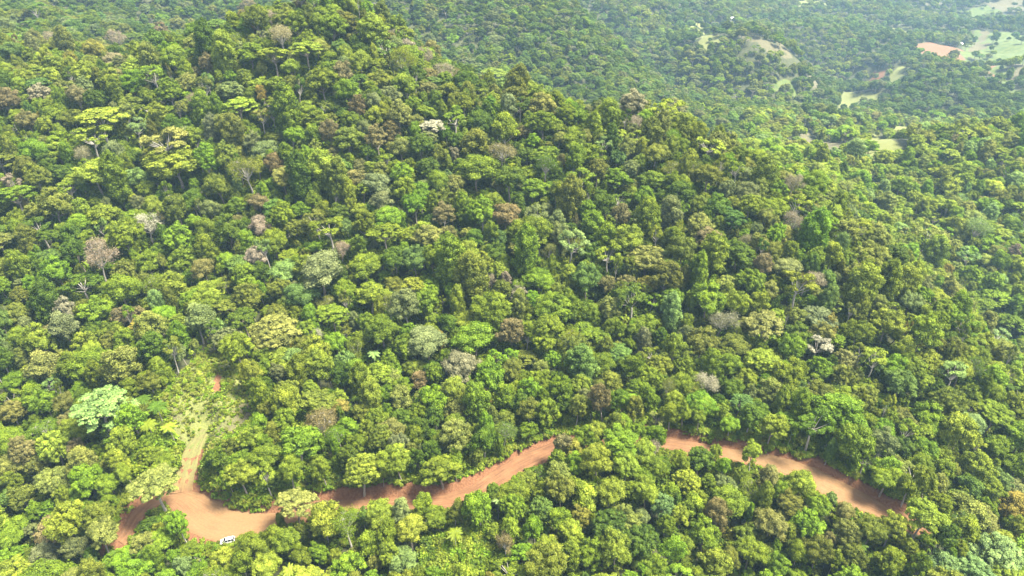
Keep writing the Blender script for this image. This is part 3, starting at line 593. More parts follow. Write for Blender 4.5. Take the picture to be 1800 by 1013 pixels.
def jitter(c, a=0.12):
    w_ = 0.32 if a > 0.1 else 0.10; c = tuple(q * (1 - w_) + m_ * w_ for q, m_ in zip(c, COL['MG']))
    k = 1 + rnd.uniform(-a, a); return tuple(min(0.9, max(0.01, q * k * (1 + rnd.uniform(-0.06, 0.06)))) for q in c)
for tok in (TREES + ';' + PALMS).replace('\n', ';').split(';'):
    f = tok.split()
    if len(f) != 6: continue
    u, v, wpx, hpx = map(float, f[:4]); kind, code = f[4], f[5]
    base = KINDS[kind]; t = 280.0; sz = 1.0
    for _ in range(5):
        r = wpx * t / 2400.0; sxy = r / base[0]
        asp = (hpx / wpx) / {'R': .80, 'D': .85, 'C': 1.25, 'U': .60, 'O': .80, 'B': .90, 'P': .8}[kind]
        sz = min(1.75, max(0.62, 0.35 + 0.65 * sxy * asp)) if kind != 'P' else 0.9
        h = hit(u, v, base[1] * sz)
        if h is None: break
        t = h[1]
    if h is None: continue
    above = v < np.interp(u, [q[0] for q in ROAD], [q[1] for q in ROAD])
    for mul in ((1, .9, .8, .7, .6, 1.12, 1.25, 1.4) if above else (1, 1.12, 1.25, 1.4, 0.88, 0.75, 1.6)):
        h2 = hit(u, v, base[1] * sz * mul)
        if h2 is None: continue
        d_, _, w_, _ = near_line(np.array([h2[0][0]]), np.array([h2[0][1]]), road); e_, _, f_, _ = near_line(np.array([h2[0][0]]), np.array([h2[0][1]]), track)
        if d_[0] > w_[0] + 1.0 and e_[0] > f_[0] + 1.0: h = h2; sz *= mul; break
    x, y = h[0][0], h[0][1]; z = float(ground(np.array([x]), np.array([y]))[0])
    placed.append([x, y, z, r, kind, rnd.randrange(99), sxy, sz, rnd.uniform(0, 6.28), jitter(COL[code], 0.06), code, True, u, v, wpx])
placed = [p for p in placed if not (p[14] > 30 and p[12] > 300 and p[13] > 770 and p[10] != 'BR' and p[4] != 'O' and (abs(p[12] - 1324) > 3) and blocks_view(*p[:5], p[7], slack=6 + p[14] * 0.12))]

# ---- the trees between them
cells = {}
CS = 12.0
def put(x, y, r):
    cells.setdefault((int(x // CS), int(y // CS)), []).append((x, y, r))
def free(x, y, r, k=0.68):
    cx_, cy_ = int(x // CS), int(y // CS)
    for i in (-1, 0, 1):
        for j in (-1, 0, 1):
            for (a, b, q) in cells.get((cx_ + i, cy_ + j), ()):
                if (a - x) ** 2 + (b - y) ** 2 < (k * (r + q)) ** 2: return False
    return True
for p in placed: put(p[0], p[1], p[3] * 0.80)
rg = np.random.RandomState(21)
def in_view(x, y, z, m=170):
    u, v, t = project(x, y, z + 8); return (u > -m) & (u < 1800 + m) & (v > -150) & (v < 1013 + 190)
def pick_colour(u, v, x, y):  # yellow sunlight on right flank, spur and crest is put into these weights
    if u > 1280 and y > 345 + max(0, 1500 - u) * 0.1: return rnd.choices(('YG', 'KH', 'LG', 'PG', 'MG', 'OL', 'DG'), (3, 2.2, 2, .8, 1.6, .6, .4))[0]
    rt = max(0.0, min(1.0, (u - 1250) / 350)) * max(0.0, min(1.0, (760 - v) / 250)); cr = math.exp(-((v - (150 + max(0, u - 650) * 0.22)) / 60) ** 2)
    n = float(fbm(np.array([x]), np.array([y]), 60, 2, 14)[0]); q = rnd.random()
    up = max(0.0, min(1.0, (520 - v) / 500)); low = max(0.0, min(1.0, (v - 700) / 250))
    wts = {'MG': 3.2 + 1.5 * n, 'LG': 1.3 + 1.6 * low + .6 * rt, 'DG': 1.3 * (1 - low) + .3, 'OL': 1.2 + .5 * up, 'KH': 0.6 + 0.3 * up + 0.3 * low + 2.6 * rt + 1.3 * cr, 'YG': 1.4 + 1.6 * low + 4.0 * rt + 2.4 * cr, 'BR': 0.18 + 0.45 * up * (1.0 if u < 1150 else .5), 'GY': 0.45 + 0.5 * up, 'BG': 0.35, 'PG': 0.2, 'PK': 0.04 + 0.10 * up, 'GD': 0.06}
    if rt > 0:
        for k_ in ('DG', 'MG', 'OL', 'BR', 'BG'): wts[k_] *= 1 - 0.65 * rt
    s = sum(max(0, w_) for w_ in wts.values()) * q
    for k, w_ in wts.items():
        s -= max(0, w_)
        if s <= 0: return k
    return 'MG'
def pick_kind(code):
    if code == 'PK': return rnd.choice('BBR')
    return rnd.choices('RDCUOB', (56, 13, 15, 6, 8, 2))[0]
# trees lining the stretches of road that the photograph hides
for q in range(0, len(road), 4):
    p = road[q]; uu, vv, tt = project(p[0], p[1], p[2])
    if np.min((VIS[:, 0] - uu) ** 2 + (VIS[:, 1] - vv) ** 2) < 20 ** 2: continue
    T = road[min(q + 1, len(road) - 1), :2] - road[max(q - 1, 0), :2]; T /= np.linalg.norm(T)
    for sg, off in ((1, 3.4), (-1, 3.0)):
        r = rnd.uniform(3.6, 5.2); x = p[0] + T[1] * sg * (p[3] + off); y = p[1] - T[0] * sg * (p[3] + off)
        if not free(x, y, r, 0.55): continue
        sxy = r / 5.0; sz = rnd.uniform(1.0, 1.25); z = float(ground(np.array([x]), np.array([y]))[0])
        if blocks_view(x, y, z, r, 'R', sz): continue
        put(x, y, r); code = rnd.choice(('MG', 'LG', 'YG', 'OL', 'YG')); a_, b_, c_ = project(x, y, z + 9.8 * sz)
        placed.append([x, y, z, r, 'R', rnd.randrange(99), sxy, sz, rnd.uniform(0, 6.28), jitter(COL[code], 0.12), code, False, float(a_), float(b_), 2400 * r / c_])
cand = []
for rad, n in ((7.8, 1800), (6.0, 5000), (5.0, 16000), (4.1, 34000), (3.2, 50000), (2.3, 40000)):
    y = 60 + 500 * np.sqrt(rg.rand(n)); x = (rg.rand(n) * 2 - 1) * (110 + 0.9 * y)
    g, D, Wd, UP, tD, tW = ground(x, y, True); iv = in_view(x, y, g)
    pm = np.zeros(n, bool); pu, pv, _ = project(x, y, g + 6)
    for kind, wp in patches: pm |= inside(x, y, wp)
    for kind, pl in PATCH: pm |= inside(pu, pv, pl)
    ok = iv & ~(pm & (y > 330)) & (D > Wd + np.where(UP, 1.0, 0.8) + rad * 0.42) & (tD > tW + 1.0 + rad * 0.4) & ~inside(x, y, clear_w) & ~inside(x, y, low_w)
    for i in np.where(ok)[0]:
        r = rad * rnd.uniform(0.88, 1.12)
        if not free(x[i], y[i], r): continue
        code = pick_colour(*project(x[i], y[i], g[i] + 10)[:2], x[i], y[i]); kind = pick_kind(code)
        sxy = r / KINDS[kind][0]; sz = (0.42 + 0.52 * sxy) * rnd.uniform(0.72, 1.32)
        if rnd.random() < 0.035 and r < 5 and y[i] > 190: kind = 'O'; sxy = r * 0.75 / 5.0; sz = rnd.uniform(1.15, 1.5); r *= 0.8
        if y[i] < 300 and blocks_view(x[i], y[i], g[i], r, kind, sz): continue
        put(x[i], y[i], r); uu, vv, tt = project(x[i], y[i], g[i] + KINDS[kind][1] * sz)
        placed.append([x[i], y[i], g[i], r, kind, rnd.randrange(99), sxy, sz, rnd.uniform(0, 6.28), tuple(q * (1.25 if uu > 1280 and y[i] > 345 + max(0, 1500 - uu) * 0.1 else 1.0) for q in jitter(COL[code], 0.12)), code, False, float(uu), float(vv), 2400 * r / tt])  # tints raised behind the right crest: its brighter light painted into the crowns
n_near = len(placed)
# ---- far forest
far = []
a0 = 8.0
yy = 520.0
while yy < 2400:
    k = 1 + (yy - 520) / 2600; st = a0 * k; yy += st
    xs = np.arange(-0.84 * yy - 60, 0.84 * yy + 60, st); n = len(xs)
    x = xs + rg.uniform(-.42, .42, n) * st; y = yy + rg.uniform(-.45, .45, n) * st; far.append(np.c_[x, y, np.full(n, k)])
far = np.vstack(far); g = base_z(far[:, 0], far[:, 1]); ok = in_view(far[:, 0], far[:, 1], g, 120) & (rg.rand(len(far)) < 0.985)
fu, fv, ft = project(far[:, 0], far[:, 1], g + 5.5)
wx = far[:, 0] + 7 * fbm(far[:, 0], far[:, 1], 22, 3, 31); wy = far[:, 1] + 14 * fbm(far[:, 0], far[:, 1], 26, 3, 33); keep = rg.rand(len(far)) < 0.05
for kind, wp in patches: ok &= ~inside(wx, wy, wp) | keep
for kind, pl in PATCH: ok &= ~(inside(fu, fv, pl) & inside(fu, fv + 2, pl)) | keep
far = far[ok]; g = g[ok]; fu = fu[ok]; fv = fv[ok]; print('near', n_near, 'far', len(far))

# ------------------------------------------------------------------ which trees are things: the ones that show largest
def shows(p): return -20 < p[12] < 1820 and -20 < p[13] < 1035
cand = [i for i, p in enumerate(placed) if shows(p) and p[4] != 'P']
cand.sort(key=lambda i: -(placed[i][14] + (16 if placed[i][11] else 0)))
chosen = set(cand[:300]) | {i for i, p in enumerate(placed) if p[4] == 'P'}

# ---- labels: what the tree looks like and which one it is, counted out from something one can find
MARKS = [('the white car on the road', 400, 948), ('the place where the road forks', 290, 880), ('the red soil scar above the clearing', 382, 672), ('the brown tree leaning over the road', 996, 774),
         ('the widest sunlit bend of the road', 1450, 850), ('the end of the visible road', 1590, 915), ('the large pale mint umbrella tree', 171, 709), ('the tall pinkish leafless tree', 168, 448),
         ('the whitish leafless crown', 258, 395), ('the big yellow-green umbrella crown', 174, 201), ('the bluish green crown amid the slope', 731, 454), ('the white-limbed umbrella tree', 1438, 607),
         ('the yellow-green tree with a white trunk', 1536, 632), ('the tall pair of beige leafless trees', 1392, 350), ('the biggest leafy crown above the road', 1475, 739), ('the dark green pair of domes', 1096, 938),
         ('the yellow-green vine mound', 801, 970), ('the reddish brown leafless crown', 883, 265), ('the hill crest', 600, 5), ('the huge khaki dome', 483, 585), ('the domed tree touching the road', 776, 832),
         ('the tall draped tree near the crest', 503, 188), ('the whitish flat crown on the ridge', 761, 218), ('the pale silvery domes', 1735, 985), ('the white bare crown', 1253, 673), ('the mint-coloured open crown', 1003, 424),
         ('the round khaki crown', 1137, 453), ('the round olive crown', 1016, 613)]
def direction(dx, dy):
    a = math.degrees(math.atan2(-dy, dx)) % 360
    return ['right of', 'above and right of', 'above', 'above and left of', 'left of', 'below and left of', 'below', 'below and right of'][int((a + 22.5) // 45) % 8]
NUM = ['nearest', 'second', 'third', 'fourth', 'fifth', 'sixth', 'seventh', 'eighth', 'ninth', 'tenth', 'eleventh', 'twelfth']
info = {}
for i in chosen:
    p = placed[i]; m = sorted(MARKS, key=lambda q: (q[1] - p[12]) ** 2 + (q[2] - p[13]) ** 2)
    own = m[0] if (m[0][1] - p[12]) ** 2 + (m[0][2] - p[13]) ** 2 < 60 and p[11] else None
    mk = m[1] if own else m[0]
    info[i] = (WORD[p[10]], FORM[p[4]], direction(p[12] - mk[1], p[13] - mk[2]), mk[0], math.hypot(p[12] - mk[1], p[13] - mk[2]))
fam = {}
for i, q in info.items(): fam.setdefault(q[:4], []).append(i)
LABEL = {}
for q, ids in fam.items():
    ids.sort(key=lambda i: info[i][4]); single = len(ids) == 1
    for n, i in enumerate(ids):
        col, form = q[0], q[1]
        if form.startswith('tree'): form = form
        LABEL[i] = f"{col} {form}, {q[2]} {q[3]}" if single else f"{NUM[min(n, 11)]} {col} {form.replace(' with pale limbs', '')} {q[2]} {q[3]}"
        words = LABEL[i].split()
        if len(words) > 16: LABEL[i] = ' '.join(words[:16])

def set_tree(i):
    p = placed[i]; kind = p[4]; pr = PROTO[kind][p[5] % len(PROTO[kind])]
    name = {'P': 'palm_tree', 'B': 'leafless_tree', 'U': 'umbrella_tree'}.get(kind, 'broadleaf_tree')
    root = bpy.data.objects.new(name, None); sc.collection.objects.link(root); root.empty_display_size = 1
    root.location = p[:3]; e = rnd.uniform(0.87, 1.15); root.rotation_euler = (rnd.gauss(0, 0.06), rnd.gauss(0, 0.06), p[8]); root.scale = (p[6] * e, p[6] / e, p[7])
    root['label'] = LABEL[i]; root['category'] = 'palm tree' if kind == 'P' else 'tree'
    root['group'] = 'palms among the rainforest trees' if kind == 'P' else ('trees above the dirt road on the hillside' if p[1] > np.interp(p[0], road[:, 0], road[:, 1]) else 'trees below the dirt road')
    c = link('crown', pr[0], root); c['tint'] = [float(q) for q in p[9]]; link('trunk', pr[1], root)
for i in sorted(chosen): set_tree(i)

# ------------------------------------------------------------------ the rest of the forest and the undergrowth: one object each
def scatter(name, pts, kinds, label, cat_):
    """pts rows: x y z sxy sz rot r g b kindindex"""
    col = bpy.data.collections.new(name + '_kinds')
    for n, me_ in enumerate(kinds):
        o = bpy.data.objects.new('%s_kind_%02d' % (name, n), me_); col.objects.link(o)
    pts = np.asarray(pts, float); me = bpy.data.meshes.new(name); me.vertices.add(len(pts)); me.vertices.foreach_set('co', pts[:, :3].ravel())
    rq = np.random.RandomState(3); e = rq.uniform(0.84, 1.2, len(pts)); fattr(me, 'iscale', np.c_[pts[:, 3] * e, pts[:, 3] / e, pts[:, 4]], typ='FLOAT_VECTOR')
    fattr(me, 'irot', np.c_[rq.normal(0, 0.09, len(pts)), rq.normal(0, 0.09, len(pts)), pts[:, 5]], typ='FLOAT_VECTOR')
    fattr(me, 'tint', pts[:, 6:9], typ='FLOAT_VECTOR'); fattr(me, 'ikind', pts[:, 9], typ='INT'); me.materials.append(M_LEAF); me.update()
    o = link(name, me); ng = bpy.data.node_groups.new(name, 'GeometryNodeTree')
    ng.interface.new_socket('Geometry', in_out='INPUT', socket_type='NodeSocketGeometry'); ng.interface.new_socket('Geometry', in_out='OUTPUT', socket_type='NodeSocketGeometry')
    N = ng.nodes.new; L = ng.links.new; gi, gout = N('NodeGroupInput'), N('NodeGroupOutput')
    ci = N('GeometryNodeCollectionInfo'); ci.inputs['Collection'].default_value = col; ci.inputs['Separate Children'].default_value = True; ci.inputs['Reset Children'].default_value = True
    ip = N('GeometryNodeInstanceOnPoints'); ip.inputs['Pick Instance'].default_value = True
    def na(nm, dt):
        a = N('GeometryNodeInputNamedAttribute'); a.data_type = dt; a.inputs['Name'].default_value = nm; return a.outputs[0]
    er = N('FunctionNodeEulerToRotation'); L(na('irot', 'FLOAT_VECTOR'), er.inputs[0])
    L(gi.outputs[0], ip.inputs['Points']); L(ci.outputs[0], ip.inputs['Instance']); L(na('ikind', 'INT'), ip.inputs['Instance Index']); L(er.outputs[0], ip.inputs['Rotation']); L(na('iscale', 'FLOAT_VECTOR'), ip.inputs['Scale'])
    L(ip.outputs[0], gout.inputs[0]); md = o.modifiers.new('scatter', 'NODES'); md.node_group = ng
    o['kind'] = 'stuff'; o['label'] = label; o['category'] = cat_; return o
kind_list = []; kind_idx = {}
for k in 'RDCUOB':
    for n, pr in enumerate(PROTO[k]): kind_idx[(k, n)] = len(kind_list); kind_list.append(pr[2])
rows = []
for i, p in enumerate(placed):
    if i in chosen: continue
    rows.append((*p[:3], p[6], p[7], p[8], *p[9], kind_idx[(p[4], p[5] % len(PROTO[p[4]]))]))
tone = 1.4 * fbm(far[:, 0], far[:, 1], 130, 3, 17)
for q in range(len(far)):
    x, y, k = far[q]; code = rnd.choices(('MG', 'LG', 'DG', 'OL', 'KH', 'YG', 'BR', 'GY', 'BG', 'PG', 'PK'), (3.6, 1.2 + max(0, tone[q]), 1.8 - tone[q], 2, .9, .8 + max(0, 1.5 * tone[q]), .25, .7, .9, .3, .05))[0]
    if x < 200 + 0.12 * (y - 600) and y < 1150: code = rnd.choices(('DG', 'BG', 'GY', 'MG', 'OL', 'LG', 'KH'), (3.4, 2.6, 1.3, 2.0, .8, .5, .5))[0]  # back hill: haze and shade painted as bluish crowns, along with darker species
    elif fu[q] > 1450 and 140 < fv[q] < 206: code = rnd.choices(('DG', 'BG', 'MG', 'GY'), (2.4, 2, 1, .4))[0]  # valley behind the spur: its shading painted as dark, bluish crowns
    elif fu[q] > 1300 and fv[q] > 195: code = rnd.choices((code, 'YG', 'KH', 'LG', 'PG'), (.9, max(.3, 2.4 + 1.5 * tone[q]), 1.8, 1.4, .5))[0]  # spur: its yellow light painted into the crown colours
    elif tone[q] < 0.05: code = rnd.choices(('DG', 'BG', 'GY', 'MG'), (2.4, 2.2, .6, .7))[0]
    else: code = rnd.choices(('MG', 'LG', 'YG', 'KH', 'GY'), (1.6, 1.0, 1.2, .9, .5))[0]
    kind = rnd.choices('RDCUO', (66, 14, 6, 7, 7))[0]; r = rnd.choice((3.4, 4.4, 5.2, 6.0, 7.2)) * rnd.uniform(0.85, 1.15) * k ** 0.6; s = r / 5.0
    rows.append((x, y, g[q] - 2.5, s, s * 0.75 + 0.1, rnd.uniform(0, 6.28), *(w_ * (1.2 if fu[q] > 1280 and 206 < fv[q] else 1.0) for w_ in jitter(COL[code], 0.15)), kind_idx[(kind, rnd.randrange(len(PROTO[kind])))]))  # tint raised on the right: brighter light there painted into the colour
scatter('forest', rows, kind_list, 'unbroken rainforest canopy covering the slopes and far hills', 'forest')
# undergrowth
n = 42000; y = 70 + 420 * np.sqrt(rg.rand(n)); x = (rg.rand(n) * 2 - 1) * (80 + 0.84 * y)
y2 = 165 + 85 * rg.rand(8000); x2 = -175 + 105 * rg.rand(8000); ri = rg.randint(0, len(road), 9000); lw = np.array(low_w); nl_ = 1500; lx = rg.uniform(lw[:, 0].min(), lw[:, 0].max(), nl_); ly = rg.uniform(lw[:, 1].min(), lw[:, 1].max(), nl_)
x = np.r_[x, x2, road[ri, 0] + rg.uniform(-14, 14, 9000), lx]; y = np.r_[y, y2, road[ri, 1] + rg.uniform(-14, 14, 9000), ly]; extra = np.r_[np.zeros(n, bool), np.ones(8000, bool), np.zeros(9000 + nl_, bool)]; inlow = inside(x, y, low_w)
gz, D, Wd, UP, tD, tW = ground(x, y, True); inc = inside(x, y, clear_w); nbk = fbm(x, y, 12, 2, 5)
ok = in_view(x, y, gz) & (D > Wd + np.where(UP, 1.5 + 1.6 * nbk, 0.7)) & (tD > tW - 0.2) & ~inside(x, y, scar_w) & (~inc | (rg.rand(len(x)) < np.where(y > 188, 0.9, 0.6))) & (~extra | inc | (tD < 25))
rows = []
cwm = np.array(clear_w).mean(0); clear_big = [tuple(cwm + (np.array(q) - cwm) * 1.4) for q in clear_w]; inb = inside(x, y, clear_big)
S_LIST = [pr[2] for pr in PROTO['S']] + [pr[2] for pr in PROTO['L']]
for i in np.where(ok)[0]:
    near_edge = D[i] < Wd[i] + 7
    if inc[i]: code = rnd.choice(('YG', 'YG', 'LG', 'KH', 'OL')); s = rnd.uniform(0.2, 0.62) * (1.15 if y[i] > 195 else 0.75)
    elif inlow[i]: code = rnd.choice(('YG', 'YG', 'LG')); s = rnd.uniform(0.9, 1.7)
    elif inb[i]: code = rnd.choice(('YG', 'LG', 'LG', 'KH', 'MG')); s = rnd.uniform(0.5, 1.05)
    else: code = rnd.choice(('MG', 'LG', 'DG', 'DG', 'MG', 'OL') if not near_edge else ('MG', 'LG', 'YG', 'OL')); s = rnd.uniform(0.45, 0.9) if near_edge else rnd.uniform(0.8, 2.1)
    if not inc[i] and not inb[i] and D[i] < 16 and y[i] < np.interp(x[i], road[:, 0], road[:, 1]): s = min(s, 0.55)
    rows.append((x[i], y[i], gz[i] - 0.1, s, s * rnd.uniform(0.8, 1.2), rnd.uniform(0, 6.28), *jitter(COL[code], 0.15), rnd.choice((0, 1, 2, 0, 1, 2, 3, 4))))
print('undergrowth', len(rows))
scatter('undergrowth', rows, S_LIST, 'low leafy undergrowth filling the gaps and the overgrown clearing', 'undergrowth')

# ------------------------------------------------------------------ the car
def box(x0, x1, y0, y1, z0, z1):
    V = [(x, y, z) for x in (x0, x1) for y in (y0, y1) for z in (z0, z1)]
    return np.array(V, float), np.array([(0, 1, 3, 2), (4, 6, 7, 5), (0, 4, 5, 1), (2, 3, 7, 6), (0, 2, 6, 4), (1, 5, 7, 3)])
def plain(name, c, rough=0.4, metallic=0.0): return noise_mat(name, tuple(q * 0.93 for q in c), c, 2.0, rough, metallic=metallic)
M_PAINT = plain('white_paint', (0.62, 0.62, 0.63), 0.25); M_GLASS = plain('dark_glass', (0.02, 0.024, 0.03), 0.08); M_TYRE = plain('rubber', (0.025, 0.025, 0.025), 0.8)
M_RIM = plain('rim_metal', (0.5, 0.5, 0.52), 0.3, 0.8); M_LAMP = plain('lamp_lens', (0.75, 0.75, 0.7), 0.1); M_RED = plain('tail_lens', (0.45, 0.02, 0.02), 0.2); M_TRIM = plain('black_trim', (0.03, 0.03, 0.03), 0.6)
def loft(secs):
    """secs: rings of equal length"""
    k = len(secs[0]); V = np.array([p for s in secs for p in s], float); F = []
    for i in range(len(secs) - 1):
        for j in range(k): F.append((i * k + j, i * k + (j + 1) % k, (i + 1) * k + (j + 1) % k, (i + 1) * k + j))
    return V, np.array(F), k
def poly_mesh(name, V, F, m, smooth=False, bevel=0):
    me = bpy.data.meshes.new(name); me.from_pydata([tuple(v) for v in V], [], [tuple(int(q) for q in f) for f in F]); me.materials.append(m)
    import bmesh
    b = bmesh.new(); b.from_mesh(me); bmesh.ops.recalc_face_normals(b, faces=b.faces)
    if bevel: bmesh.ops.bevel(b, geom=[e for e in b.edges], offset=bevel, segments=2, affect='EDGES', profile=0.6)
    b.to_mesh(me); b.free()
    if smooth: me.polygons.foreach_set('use_smooth', np.ones(len(me.polygons), bool))
    return me
cp = px_to_z(CAR_PX[0], CAR_PX[1], 0.9)
car = bpy.data.objects.new('parked_car', None); sc.collection.objects.link(car); car.location = (cp[0], cp[1], float(ground(np.array([cp[0]]), np.array([cp[1]]))[0]) + 0.05)
car.rotation_euler = (0, 0, R(180 + 16)); car['label'] = 'white off-road car with dark windows standing on the bend of the dirt road'; car['category'] = 'car'
def body_ring(x, hw, z0, z1): return [(x, -hw, z0), (x, -hw * 1.02, (z0 + z1) / 2), (x, -hw * 0.94, z1), (x, hw * 0.94, z1), (x, hw * 1.02, (z0 + z1) / 2), (x, hw, z0)]
secs = [body_ring(*a) for a in ((-2.3, 0.80, 0.48, 0.98), (-2.18, 0.90, 0.38, 1.06), (-1.2, 0.93, 0.34, 1.10), (0.6, 0.93, 0.34, 1.08), (1.3, 0.92, 0.34, 1.04), (2.05, 0.88, 0.36, 0.96), (2.3, 0.78, 0.46, 0.80))]
V, F, k = loft(secs); F = [tuple(f) for f in F] + [tuple(range(k)), tuple(range(6 * k, 7 * k))]
body = link('body', poly_mesh('body', V, F, M_PAINT, bevel=0.03), car)
secs = [[(x, -h1, 1.04), (x + dx, -h2, 1.68), (x + dx, h2, 1.68), (x, h1, 1.04)] for x, dx, h1, h2 in ((-2.12, 0.24, 0.88, 0.63), (-0.2, 0.0, 0.89, 0.66), (1.25, -0.80, 0.86, 0.62))]
V, F, k = loft(secs); F = [tuple(f) for f in F] + [tuple(range(k)), tuple(range(2 * k, 3 * k))]
link('cabin', poly_mesh('cabin', V, F, M_GLASS), car)
secs = [[(x, -h, 1.67), (x, -h * 0.93, 1.76), (x, h * 0.93, 1.76), (x, h, 1.67)] for x, h in ((-1.85, 0.62), (-0.7, 0.65), (0.42, 0.60))]
V, F, k = loft(secs); F = [tuple(f) for f in F] + [tuple(range(k)), tuple(range(2 * k, 3 * k))]
roof_o = link('roof', poly_mesh('roof', V, F, M_PAINT, bevel=0.02), car)
for sy in (-1, 1):
    link('roof_rail', poly_mesh('roof_rail', *cat([tube([(-1.7, sy * 0.62, 1.83), (0.2, sy * 0.62, 1.83)], [0.02, 0.02], 6), box(-1.7, -1.66, sy * 0.62 - .02, sy * 0.62 + .02, 1.74, 1.83), box(0.16, 0.2, sy * 0.62 - .02, sy * 0.62 + .02, 1.74, 1.83)]), M_TRIM), car)
    for (xa, xb, ya, yb) in ((1.26, 0.47, 0.87, 0.63), (-0.18, -0.18, 0.90, 0.67), (-1.2, -1.15, 0.89, 0.66), (-2.13, -1.87, 0.88, 0.64)):
        link('pillar', poly_mesh('pillar', *tube([(xa, sy * ya, 1.03), (xb, sy * yb, 1.70)], [0.05, 0.045], 5), M_PAINT), car)
    link('headlight', poly_mesh('headlight', *box(2.17, 2.31, sy * 0.62 - 0.14, sy * 0.62 + 0.14, 0.66, 0.80), M_LAMP, bevel=0.02), car)
    link('tail_light', poly_mesh('tail_light', *box(-2.33, -2.24, sy * 0.70 - 0.08, sy * 0.70 + 0.08, 0.72, 1.0), M_RED, bevel=0.015), car)
    link('mirror', poly_mesh('mirror', *box(0.86, 1.0, sy * 1.03 - 0.09, sy * 1.03 + 0.09, 1.08, 1.22), M_PAINT, bevel=0.02), car)
    for sx in (-1.42, 1.42):
        th = np.linspace(0, 2 * math.pi, 25)[:-1]; prof = ((-0.13, 0.24), (-0.13, 0.35), (-0.09, 0.38), (0.09, 0.38), (0.13, 0.35), (0.13, 0.24))
        V = np.array([(sx + r_ * math.cos(a), sy * 0.84 + dy, 0.38 + r_ * math.sin(a)) for a in th for dy, r_ in prof]); k = len(prof)
        F = [(i * k + j, ((i + 1) % 24) * k + j, ((i + 1) % 24) * k + j + 1, i * k + j + 1) for i in range(24) for j in range(k - 1)]
        wh = link('wheel', poly_mesh('wheel', V, F, M_TYRE), car)
        V = np.array([(sx + r_ * math.cos(a), sy * (0.84 + dy), 0.38 + r_ * math.sin(a)) for a in th for dy, r_ in ((-0.1, 0.25), (0.1, 0.25), (0.06, 0.05))])
        F = [(i * 3 + j, ((i + 1) % 24) * 3 + j, ((i + 1) % 24) * 3 + j + 1, i * 3 + j + 1) for i in range(24) for j in range(2)] + [tuple(i * 3 + 2 for i in range(24))]
        link('rim', poly_mesh('rim', V, F, M_RIM), wh)
link('front_bumper', poly_mesh('front_bumper', *box(2.2, 2.4, -0.8, 0.8, 0.40, 0.58), M_TRIM, bevel=0.03), car)
link('rear_bumper', poly_mesh('rear_bumper', *box(-2.42, -2.22, -0.82, 0.82, 0.42, 0.60), M_TRIM, bevel=0.03), car)
link('spare_wheel', poly_mesh('spare_wheel', *tube([(-2.52, 0, 0.98), (-2.33, 0, 0.98)], [0.34, 0.34], 20), M_TYRE), car)

# ------------------------------------------------------------------ farm houses far down the valley
M_WALL = plain('pale_wall', (0.72, 0.68, 0.62), 0.9); M_ROOF = plain('zinc_roof', (0.78, 0.78, 0.78), 0.5); M_RUST = plain('rusty_roof', (0.5, 0.28, 0.2), 0.8); M_DARK = plain('dark_opening', (0.06, 0.06, 0.06), 0.5)
HOUSES = [(1283, 33, 17, 9, 0.1, M_ROOF, 'long white-roofed farmhouse alone in forest on the far hillside'), (1678, 76, 10, 7, -0.4, M_ROOF, 'small pale house nearest the corner of the red earth clearing'), (1689, 78, 8, 6, 0.9, M_ROOF, 'small pale house between the red clearing and the green pasture'),
          (1664, 60, 9, 6, 0.3, M_ROOF, 'small pale house in trees beyond the red earth clearing'), (1518, 9, 16, 8, 0.2, M_ROOF, 'wide pale farm building in the farthest valley woods'), (1598, 22, 10, 7, -0.2, M_RUST, 'rusty-roofed farmhouse in the farthest valley woods')]
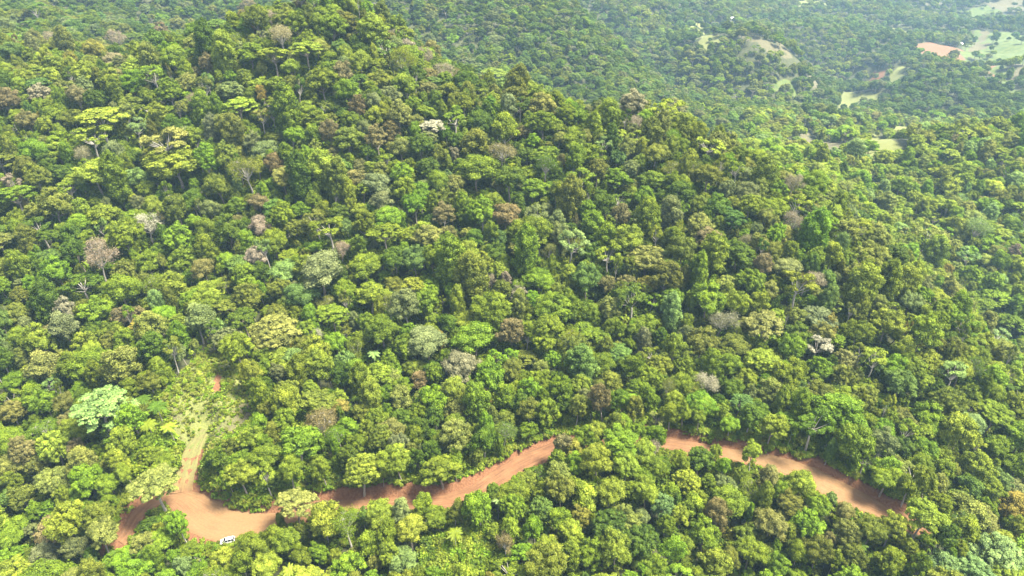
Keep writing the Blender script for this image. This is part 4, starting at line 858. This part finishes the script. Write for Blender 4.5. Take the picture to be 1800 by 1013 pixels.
for (u, v, L_, W_, rz, mr_, lab) in HOUSES:
    h = hit(u, v, 4.0)
    if h is None: continue
    p = h[0]; z = float(base_z(np.array([p[0]]), np.array([p[1]]))[0])
    o = bpy.data.objects.new('farmhouse', None); sc.collection.objects.link(o); o.location = (p[0], p[1], z + 2.0); o.rotation_euler = (0, 0, rz); o['label'] = lab; o['category'] = 'house'; o['group'] = 'farmhouses in the far valley'
    a, b = L_ / 2, W_ / 2
    V = [(-a, -b, -4), (a, -b, -4), (a, b, -4), (-a, b, -4), (-a, -b, 3), (a, -b, 3), (a, b, 3), (-a, b, 3), (-a, 0, 5), (a, 0, 5)]
    wall = link('wall', poly_mesh('wall', V, [(0, 1, 5, 4), (2, 3, 7, 6), (1, 2, 6, 9, 5), (3, 0, 4, 8, 7)], M_WALL), o)
    e = 0.7; V = [(-a - e, -b - e, 2.75), (a + e, -b - e, 2.75), (a + e, 0, 5.1), (-a - e, 0, 5.1), (-a - e, b + e, 2.75), (a + e, b + e, 2.75)]; V += [(q[0], q[1], q[2] + 0.15) for q in V]
    link('roof', poly_mesh('roof', V, [(0, 1, 2, 3), (3, 2, 5, 4), (6, 9, 8, 7), (9, 10, 11, 8), (0, 6, 7, 1), (4, 5, 11, 10), (0, 3, 9, 6), (3, 4, 10, 9), (1, 7, 8, 2), (2, 8, 11, 5)], mr_), o)
    link('door', poly_mesh('door', *box(-0.5, 0.5, -b - 0.06, -b + 0.02, 0, 2.1), M_DARK), o)
    for wx in (-a * 0.55, a * 0.55): link('window', poly_mesh('window', *box(wx - 0.7, wx + 0.7, -b - 0.06, -b + 0.02, 1.0, 2.1), M_DARK), o)

# ------------------------------------------------------------------ haze
hv = 7500.0; zlo = float(GZ.min()) - 1.0; zhi = max(float(GZ.max()) + 40, CAM_Z + 15)
V, F = box(-hv, hv, -5000, hv, zlo, zhi)
m, n, out = mat('haze'); pv = node(n, 'ShaderNodeVolumePrincipled'); pv.inputs['Color'].default_value = (0.44, 0.71, 1.0, 1); pv.inputs['Density'].default_value = 0.0001; pv.inputs['Anisotropy'].default_value = 0.0
n.links.new(pv.outputs[0], out.inputs['Volume'])
hz = link('haze', poly_mesh('haze', V, F, m)); hz['kind'] = 'stuff'; hz['label'] = 'pale blue haze fading the far valley hills'; hz['category'] = 'haze'
